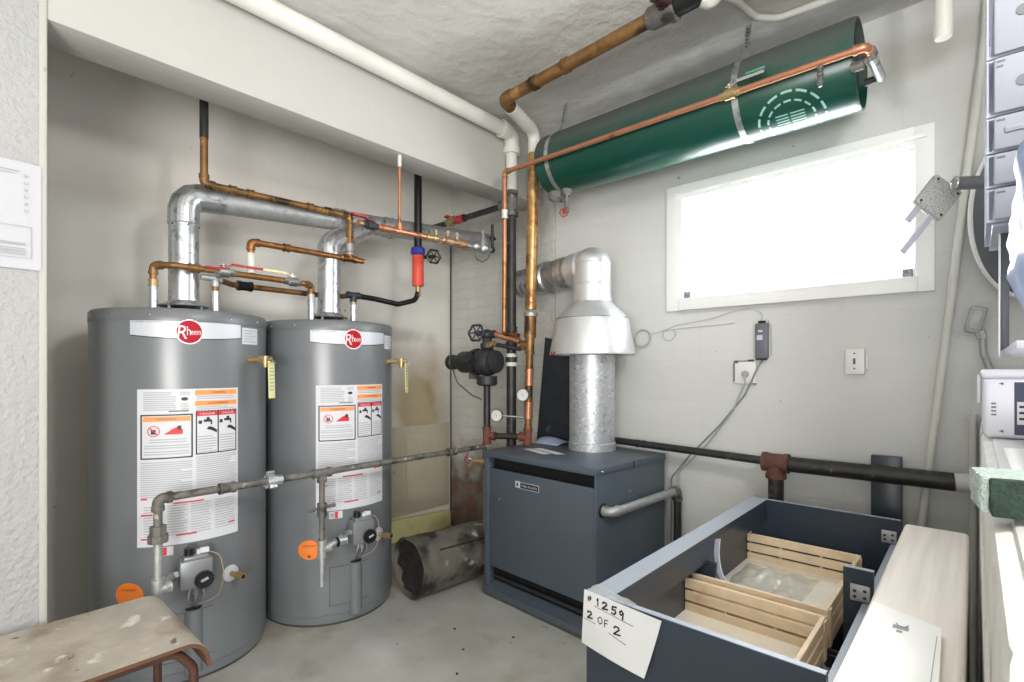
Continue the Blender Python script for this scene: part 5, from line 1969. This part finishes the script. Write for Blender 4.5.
def drawer(x0, x1, y0, y1, z0, z1):
    fr = MB()
    fr.box(VX0 + .003, VX0 + .021, y0 - .025, y1 + .025, .10, VZ - .09, .001, 1)
    dr_ = fr.build('drawer_front', 'vanity', va)
    H = z1 - z0
    sl = .031
    gap = (H - 3 * sl) / 2
    tk_ = .012
    def wall(nm, f):
        m = MB()
        for k in range(3):
            f(m, z0 + k * (sl + gap), z0 + k * (sl + gap) + sl)
        return m
    m = wall('w', lambda m, a, b2: m.box(x0, x1, y0, y0 + tk_, a, b2, .0015, 1))
    for q in (.32, .68):
        xx = x0 + (x1 - x0) * q
        m.box(xx - .004, xx + .004, y0 + .002, y0 + tk_ - .002, z0, z1 - .01)
    m.build('slatted_side', 'pine', dr_)
    m = wall('w', lambda m, a, b2: m.box(x0, x1, y1 - tk_, y1, a, b2, .0015, 1))
    for q in (.32, .68):
        xx = x0 + (x1 - x0) * q
        m.box(xx - .004, xx + .004, y1 - tk_ + .002, y1 - .002, z0, z1 - .01)
    m.build('slatted_side', 'pine', dr_)
    m = wall('w', lambda m, a, b2: m.box(x1 - tk_, x1, y0 + tk_, y1 - tk_, a, b2, .0015, 1))
    for q in (.03, .97):
        yy = y0 + tk_ + (y1 - y0 - 2 * tk_) * q
        m.box(x1 - tk_ + .002, x1 + .004, yy - .012, yy + .012, z0, z1 - .004)
    m.build('slatted_back', 'pine', dr_)
    m = MB().box(x0, x1, y0 + .002, y1 - .002, z0 - .004, z0 + .006)
    m.build('drawer_bottom', 'ply', dr_)
    m = MB()
    m.box(x0 + .05, VX1 - .03, y0 - .006, y0 - .001, z0 - .03, z0 + .004)
    m.box(x0 + .05, VX1 - .03, y1 + .001, y1 + .006, z0 - .03, z0 + .004)
    m.build('drawer_slide', 'dark_iron', dr_)
    return dr_
drawer(VX0 + .022, -.298, 1.098, 1.600, .492, .60)
drawer(VX0 + .022, -.302, 1.640, 2.205, .492, .60)
# foam strips left from packing
def ribbon(pts, wv, m_, nm, par, th=.003):
    pts = fillet(pts, .12, 8)
    wv = V(wv)
    m = MB()
    for i in range(len(pts) - 1):
        a, b2 = pts[i], pts[i + 1]
        nrm = wv.cross(b2 - a).normalized() * th
        m.prism([a - wv, a + wv, b2 + wv, b2 - wv], nrm)
    bmesh.ops.remove_doubles(m.bm, verts=m.bm.verts, dist=.0005)
    return m.build(nm, m_, par)
o = ribbon([(-.640, 1.735, VZ - .02), (-.640, 1.72, .66), (-.615, 1.68, .60), (-.535, 1.62, .565)], (.010, -.006, .004), 'foam_strip', 'packing_strip', va)
part_label(o, 'curled white packing strip')
o = ribbon([(-.305, 1.60, .47), (-.27, 1.615, .42), (-.235, 1.62, .44), (-.23, 1.64, .50)], (.004, .010, .004), 'foam_strip', 'packing_strip', va)
part_label(o, 'curled white packing strip')
# tape over the near corner
m = MB().grid(lambda u, v: V((VX0 - .0015 + .13 * u, VY0 - .0028 + .05 * v * (1 - .6 * u) + .0015, VZ + .0015 + .003 * math.sin(9 * u + 7 * v) ** 2)), 14, 6)
part_label(m.build('clear_tape', 'film', va), 'clear tape on the corner')

# paper note taped to the end panel
k_ = 1.055 / 1.04
TX = lambda x: x * k_
TZf = lambda z: (z - 1.27) * k_ + 1.27
def note(u, v):
    tl, tr, bl_, br_ = V((-.716, 0, .726)), V((-.512, 0, .714)), V((-.724, 0, .592)), V((-.546, 0, .580))
    p = tl.lerp(tr, u).lerp(bl_.lerp(br_, u), v)
    p.y = VY0 - .003 - .016 * u * v * v - .004 * math.sin(PI * u) * v
    return p
pn = MB().grid(lambda u, v: note(u, v), 14, 10)
pn = pn.build('paper_note', 'paper')
tag(pn, 'white paper note handwritten # 1259 and 2 OF 2 on the cabinet end', 'note')
m = MB().use('ink')
def on_note(x, z):
    u, v = .4, .3
    for _ in range(12):
        q = note(u, v)
        u += (x - q.x) / .195
        v -= (z - q.z) / .134
    return V((x, note(u, v).y - .0012, z))
def strokes(paths, ox, oz, sx, sz, wid, m=m):
    """pen strokes in a unit box placed on the note"""
    for path in paths:
        P = [on_note(ox + x * sx, oz + z * sz) for x, z in path]
        for i in range(len(P) - 1):
            a, b2 = P[i], P[i + 1]
            t = (b2 - a)
            nrm = V((-t.z, 0, t.x)).normalized() * wid
            a2 = a - t.normalized() * wid * .6
            b3 = b2 + t.normalized() * wid * .6
            m.poly([a2 - nrm, a2 + nrm, b3 + nrm, b3 - nrm])
G = {
 '#': [[(.2, 0), (.45, 1)], [(.6, 0), (.85, 1)], [(0, .35), (.95, .42)], [(.05, .65), (1, .72)]],
 '1': [[(.2, .7), (.5, 1), (.5, 0)]],
 '2': [[(0, .75), (.2, 1), (.7, .95), (.8, .7), (.4, .35), (0, 0), (1, .08)]],
 '5': [[(.95, 1), (.2, .95), (.15, .55), (.7, .6), (.85, .3), (.55, 0), (.05, .1)]],
 '9': [[(.85, .75), (.5, 1), (.1, .8), (.25, .5), (.7, .55), (.85, .8), (.75, 0)]],
 'O': [[(.5, 1), (.1, .75), (.1, .3), (.5, 0), (.9, .3), (.9, .75), (.5, 1)]],
 'F': [[(0, 0), (.05, 1), (.9, 1.0)], [(.03, .52), (.7, .55)]],
 '_': [[(0, 0), (1, 0)]],
}
def ink(ch, cx, cz, w, h, wid=.0016):
    wid *= 1.35
    strokes(G[ch], TX(cx) - w / 2, TZf(cz) - h / 2, w, h, wid)
ink('#', -.690, .716, .011, .013, .0008)
ink('1', -.666, .714, .009, .017, .0012)
ink('2', -.646, .711, .014, .016, .0016)
ink('5', -.622, .708, .014, .018, .0015)
ink('9', -.602, .704, .012, .019, .0015)
ink('2', -.688, .677, .014, .016, .0014)
ink('O', -.659, .673, .014, .017, .0008)
ink('F', -.641, .671, .011, .017, .0008)
ink('2', -.612, .665, .017, .018, .0014)
strokes([[(TX(-.677), TZf(.702)), (TX(-.572), TZf(.688))], [(TX(-.704), TZf(.664)), (TX(-.672), TZf(.661))], [(TX(-.634), TZf(.653)), (TX(-.588), TZf(.642))]], 0, 0, 1, 1, .0006)
m.build('handwriting', None, pn)
# clear poly bag in the far drawer and one in the near drawer
def bagfn(x0, x1, y0, y1, z, hgt, seed):
    def f(u, v):
        n_ = mnoise.fractal(V((u * 3 + seed, v * 3, seed)), 1.0, 2.0, 4)
        edge = min(u, 1 - u, v, 1 - v) * 5
        return V((x0 + (x1 - x0) * u + .015 * mnoise.noise(V((v * 4, seed, u))), y0 + (y1 - y0) * v + .015 * mnoise.noise(V((u * 4, v, seed))), z + max(0, hgt * (.45 + .9 * n_)) * min(1, edge) + .001))
    return f
m = MB().grid(bagfn(-.665, -.42, 1.72, 2.14, .499, .028, 2.1), 30, 34)
tag(m.build('poly_bag', 'film', angle=70), 'crumpled clear plastic bag in the far wooden drawer', 'bag')
m = MB().grid(bagfn(-.60, -.40, 1.18, 1.40, .499, .026, 5.3), 24, 24)
tag(m.build('poly_bag', 'film', angle=70), 'crumpled clear plastic bag in the near wooden drawer', 'bag')

# ------------------------------------------------------------------ long laminate boxes beside the ledge
m = MB().use('laminate')
m.box(-.172, -.012, .60, 2.12, 0.0, .762, .012, 3)
tag(m.build('laminate_box', 'laminate'), 'long pale oak laminate box standing between the cabinet and the ledge', 'box')
wb = thing('white_board', 'white lacquered board lying on the near end of the pale laminate box', 'board', (-.1, 1.0, .763))
m = MB().use('board_white')
m.prism([(-.168, .66, .763), (-.034, .66, .763), (-.046, 1.262, .763), (-.160, 1.318, .763)], (0, 0, .016))
m.build('board_panel', None, wb)
m = MB().use('pine')
m.box(-.1735, -.168, .80, .93, .764, .777)
m.build('raw_edge', None, wb)
m = MB().use('lamp_metal')
m.box(-.116, -.092, 1.205, 1.222, .779, .7795)
m.tube([(-.112, 1.23, .7795), (-.108, 1.218, .7795), (-.098, 1.218, .7795), (-.094, 1.23, .7795)], .0012, .004, 6)
m.box(-.109, -.1, 1.19, 1.20, .779, .7794)
m.build('printed_mark', None, wb)
MB().use('label_grey').box(-.052, -.0505, .68, 1.22, .779, .7794).build('edge_groove', None, wb)

# ------------------------------------------------------------------ things on the ledge
LZ = 1.083
sp = thing('sponge', 'pale green foam sponge with dark scrub pad on the ledge edge', 'sponge', (.04, .93, LZ))
rt = Matrix.Rotation(R(8), 3, 'Z')
sc_ = V((.0935, .915, LZ + .031))
m = MB().use('sponge_light')
m.obox(sc_, (.19, .080, .047), rt, .006, 2)
bmesh.ops.subdivide_edges(m.bm, edges=[e for e in m.bm.edges if e.calc_length() > .03], cuts=10, use_grid_fill=True)
for v in m.bm.verts:
    v.co += V((mnoise.noise(v.co * 90), mnoise.noise(v.co * 90 + V((5, 5, 5))), mnoise.noise(v.co * 90 + V((9, 1, 2))) * .6)) * .0022
m.build('foam_body', None, sp)
m = MB().use('sponge_dark')
m.obox(sc_ + rt @ V((.004, -.0455, -.0005)), (.182, .014, .046), rt, .003, 2)
bmesh.ops.subdivide_edges(m.bm, edges=[e for e in m.bm.edges if e.calc_length() > .03], cuts=10, use_grid_fill=True)
for v in m.bm.verts:
    v.co += V((mnoise.noise(v.co * 120), mnoise.noise(v.co * 120 + V((5, 5, 5))), mnoise.noise(v.co * 120))) * .002
part_label(m.build('scrub_pad', None, sp), 'dark green scrub pad')
m = MB()
m.tube([(.045, 1.22, LZ + .008), (.062, 1.20, LZ + .010), (.085, 1.19, LZ + .008), (.16, 1.17, LZ + .007)], .006, .01, 8)
m.tube([(.05, 1.16, LZ + .006), (.064, 1.20, LZ + .02), (.09, 1.185, LZ + .016)], .004, .01, 8)
tag(m.build('wood_stick', 'pine'), 'thin bent wooden stick lying on the ledge behind the sponge', 'stick')
m = MB().grid(lambda u, v: V((.05 + .35 * u, 1.25 + .42 * v, LZ + .002 + .006 * max(0, mnoise.noise(V((u * 5, v * 5, 1)))) )), 14, 14)
tag(m.build('plastic_sheet', 'board_white', solid=.001), 'white wrinkled plastic sheet spread on the ledge under the bin', 'sheet')

wbn = thing('storage_bin', 'white plastic bin with vents and dark label on the concrete ledge', 'bin', (.15, 2.0, LZ))
m = MB()
m.box(.016, .36, 1.90, 2.16, LZ, LZ + .165, .015, 3)
m.build('bin_body', 'bin_solid', wbn)
m = MB()
m.box(.012, .364, 1.896, 2.164, LZ + .160, LZ + .186, .010, 3)
m.build('bin_lid', 'bin_solid', wbn)
m = MB().use('cable_dark')
for k in range(4):
    m.box(.033, .043, 1.8985, 1.901, LZ + .062 + k * .010, LZ + .066 + k * .010)
m.prism([(.048, 1.8985, LZ + .148), (.057, 1.8985, LZ + .144), (.057, 1.8985, LZ + .152)], (0, .002, 0))
m.prism([(.048, 1.8985, LZ + .020), (.057, 1.8985, LZ + .016), (.057, 1.8985, LZ + .024)], (0, .002, 0))
m.build('vent_slots', None, wbn)
m = MB().use('bin_label')
m.box(.078, .25, 1.8980, 1.9005, LZ + .012, LZ + .152)
m.use('label_white')
m.box(.083, .15, 1.8972, 1.8985, LZ + .040, LZ + .10)
m.use('ink')
for k in range(3):
    m.box(.087, .115, 1.8965, 1.8975, LZ + .052 + k * .016, LZ + .058 + k * .016)
part_label(m.build('bin_label', None, wbn), 'dark blue label')
m = MB().box(.005, .013, 1.96, 2.04, LZ + .09, LZ + .17, .003)
m.build('latch', 'bin_solid', wbn)

# wall shelf carrying clear drawers
SY0, SY1 = 1.60, 1.96
sh = thing('wall_shelf', 'dark slate shelf unit on the right wall under the stacked clear drawers', 'shelf', (XR, 1.75, 1.32))
m = MB()
m.box(.030, XR - .002, SY0 + .03, SY1, 1.600, 1.606, .001)
m.build('shelf_board', 'clear', sh)
m = MB()
m.box(.046, .062, SY0 + .12, SY0 + .17, 1.30, 1.600, .002)
m.build('side_panel', 'dark_slate', sh)
m = MB()
m.box(.0430, .0460, SY0 + .115, SY0 + .121, 1.30, 1.600)
m.build('edge_strip', 'white', sh)
m = MB()
m.box(.045, XR - .002, 1.05, SY0 + .17, 1.300, 1.312, .002)
m.build('lower_board', 'clear', sh)

def clear_drawer(z0, h, y0, label, slot):
    t = thing('clear_drawer', label, 'storage drawer', (.2, y0 + .17, z0), 0, 'stack of clear plastic drawers')
    x0, x1 = .020, .36
    m = MB()
    m.box(x0, x0 + .004, y0 + .012, y0 + .33, z0 + .002, z0 + h - .003, .0015, 1)
    m.box(x1 - .004, x1, y0 + .012, y0 + .33, z0 + .002, z0 + h - .003, .0015, 1)
    m.box(x0, x1, y0 + .326, y0 + .33, z0 + .002, z0 + h - .003, .0015, 1)
    m.box(x0, x1, y0 + .012, y0 + .33, z0 + .001, z0 + .005)
    m.box(x0, x1, y0 + .012, y0 + .33, z0 + h - .006, z0 + h - .003)
    m.box(x0 + .012, x1 - .012, y0 + .03, y0 + .31, z0 + .008, z0 + h * .75, .01)
    m.build('drawer_body', 'clear', t)
    m = MB()
    m.box(x0 + .012, x1 - .002, y0, y0 + .012, z0 + .003, z0 + h - .004, .006, 2)
    fr = m.build('drawer_front', 'bin_front', t)
    m = MB()
    m.box(x0 + .017, x0 + .031, y0 - .0012, y0 + .001, z0 + h - .016, z0 + h - .012)
    if h > .1:
        m.box(x0 + .017, x0 + .028, y0 - .0012, y0 + .001, z0 + h - .027, z0 + h - .023)
    m.build('front_ribs', 'cable_dark', fr)
    m = MB()
    if slot == 'bar':
        m.box(x0 + .03, x0 + .12, y0 - .004, y0 + .001, z0 + h * .45, z0 + h * .62, .004)
        m.use('bin_front')
        m.box(x0 + .036, x0 + .115, y0 - .005, y0 + .001, z0 + h * .50, z0 + h * .57, .003)
    else:
        m.lathe([(.012, 0), (.012, .003)], (x0 + .060, y0 + .001, z0 + h * .48), (0, -1, 0), 20)
    m.build('finger_hole', 'cable_dark', fr)
    return t
clear_drawer(1.607, .078, SY0, 'clear plastic drawer at the bottom of the stack on the wall shelf', 'hole')
clear_drawer(1.686, .078, SY0, 'clear plastic drawer second from the bottom of the stack, round finger hole', 'hole')
clear_drawer(1.765, .083, SY0, 'clear plastic drawer with a wide slotted handle, middle of the stack', 'bar')
clear_drawer(1.849, .132, SY0, 'tall clear plastic drawer just above the slotted handle drawer', 'hole')
clear_drawer(1.982, .18, SY0, 'tall clear plastic drawer at the very top of the stack', 'hole')

# blue plastic bag hanging in front of the drawers
def bluebag(u, v):
    a = 2 * PI * u
    z = 1.315 + .52 * v
    wx = .135 * (1 - .16 * v)
    wy = .20 * (1 - .45 * v)
    k = math.sin(PI * min(1, max(.0, v * .92 + .04))) ** .35
    n_ = mnoise.fractal(V((math.cos(a) * 2, math.sin(a) * 2, v * 4)), 1, 2, 4) * .025
    return V((.172 + .02 * v + (wx * k + n_) * math.cos(a), 1.28 + (wy * k + n_) * math.sin(a), z))
m = MB().grid(bluebag, 48, 30)
bmesh.ops.remove_doubles(m.bm, verts=m.bm.verts, dist=.0005)
bg_ = thing('plastic_bag', 'pale blue plastic bag bulging in front of the clear drawers', 'bag', (.18, 1.28, 1.315))
m.build('bag_body', 'bag', bg_, 80)
m = MB().tube([(.20, 1.20, 1.82), (.19, 1.22, 1.90), (.20, 1.28, 1.93), (.20, 1.34, 1.90), (.20, 1.36, 1.82)], .006, .04, 8)
m.build('bag_handle', 'bag', bg_)

# oval slate tray with white rim on the window wall
ov = thing('oval_tray', 'dark slate oval with a white rim leaning behind the clear drawers', 'tray', (.14, 2.74, 1.49))
def oval(s, y):
    return [V((.149 + .165 * s * math.cos(2 * PI * k / 64), y, 1.86 + .33 * s * math.sin(2 * PI * k / 64))) for k in range(64)]
m = MB()
m.prism(oval(.97, 2.682), (0, .077, 0))
m.build('tray_face', 'dark_slate', ov)
m = MB()
o1 = oval(.98, 2.685)
rings = []
for k in range(64):
    e = (o1[k] - V((.149, 2.685, 1.86))).normalized()
    rings.append(m.ring(o1[k], e, V((0, 1, 0)), .009, 8))
m.skin(rings, False, True)
part_label(m.build('rim', 'white', ov), 'white rim')
m = MB().torus((.105, 2.675, 1.62), (0, 1, 0), .012, .003, 20, 6)
m.build('ring_pull', 'steel', ov)

# square speckled plate on a grey arm
ar = thing('swing_arm', 'grey tube arm carrying a speckled square plate with two straps before the window', 'arm', (-.02, 2.3, 1.8))
m = MB()
m.cyl((-.050, 2.28, 1.896), (.10, 2.36, 1.89), .0215, seg=22)
m.cyl((.095, 2.357, 1.89), (XR - .001, 2.42, 1.89), .012, seg=12)
m.build('arm_tube', 'lamp_metal', ar)
m = MB().torus((-.051, 2.279, 1.896), (-.15, -.08, .006), .021, .0035, 24, 8)
m.cyl((-.0505, 2.2795, 1.896), (-.048, 2.281, 1.896), .017, seg=20)
m.build('arm_ring', 'steel', ar)
rt = Matrix.Rotation(R(40), 3, 'Z') @ Matrix.Rotation(R(38), 3, 'Y')
pc = V((-.098, 2.30, 1.862))
m = MB().obox(pc, (.112, .026, .122), rt, .008, 2)
m.use('speckle')
pl_ = m.build('square_plate', 'speckle', ar)
m = MB().use('dark_iron')
for (a, c) in ((-.042, .046), (.042, .046), (-.042, -.046), (.042, -.046)):
    q = pc + rt @ V((a, -.0135, c))
    m.cyl(q, q + rt @ V((0, -.001, 0)), .0045, seg=10)
m.build('plate_holes', None, pl_)
m = MB()
q = pc + rt @ V((-.030, .0, -.090))
m.obox(q, (.022, .008, .065), rt, .002)
m.build('strap', 'foam_strip', ar)
m = MB()
q = pc + rt @ V((.024, .0, -.136))
m.obox(q, (.020, .008, .165), rt, .002)
m.build('strap', 'foam_strip', ar)
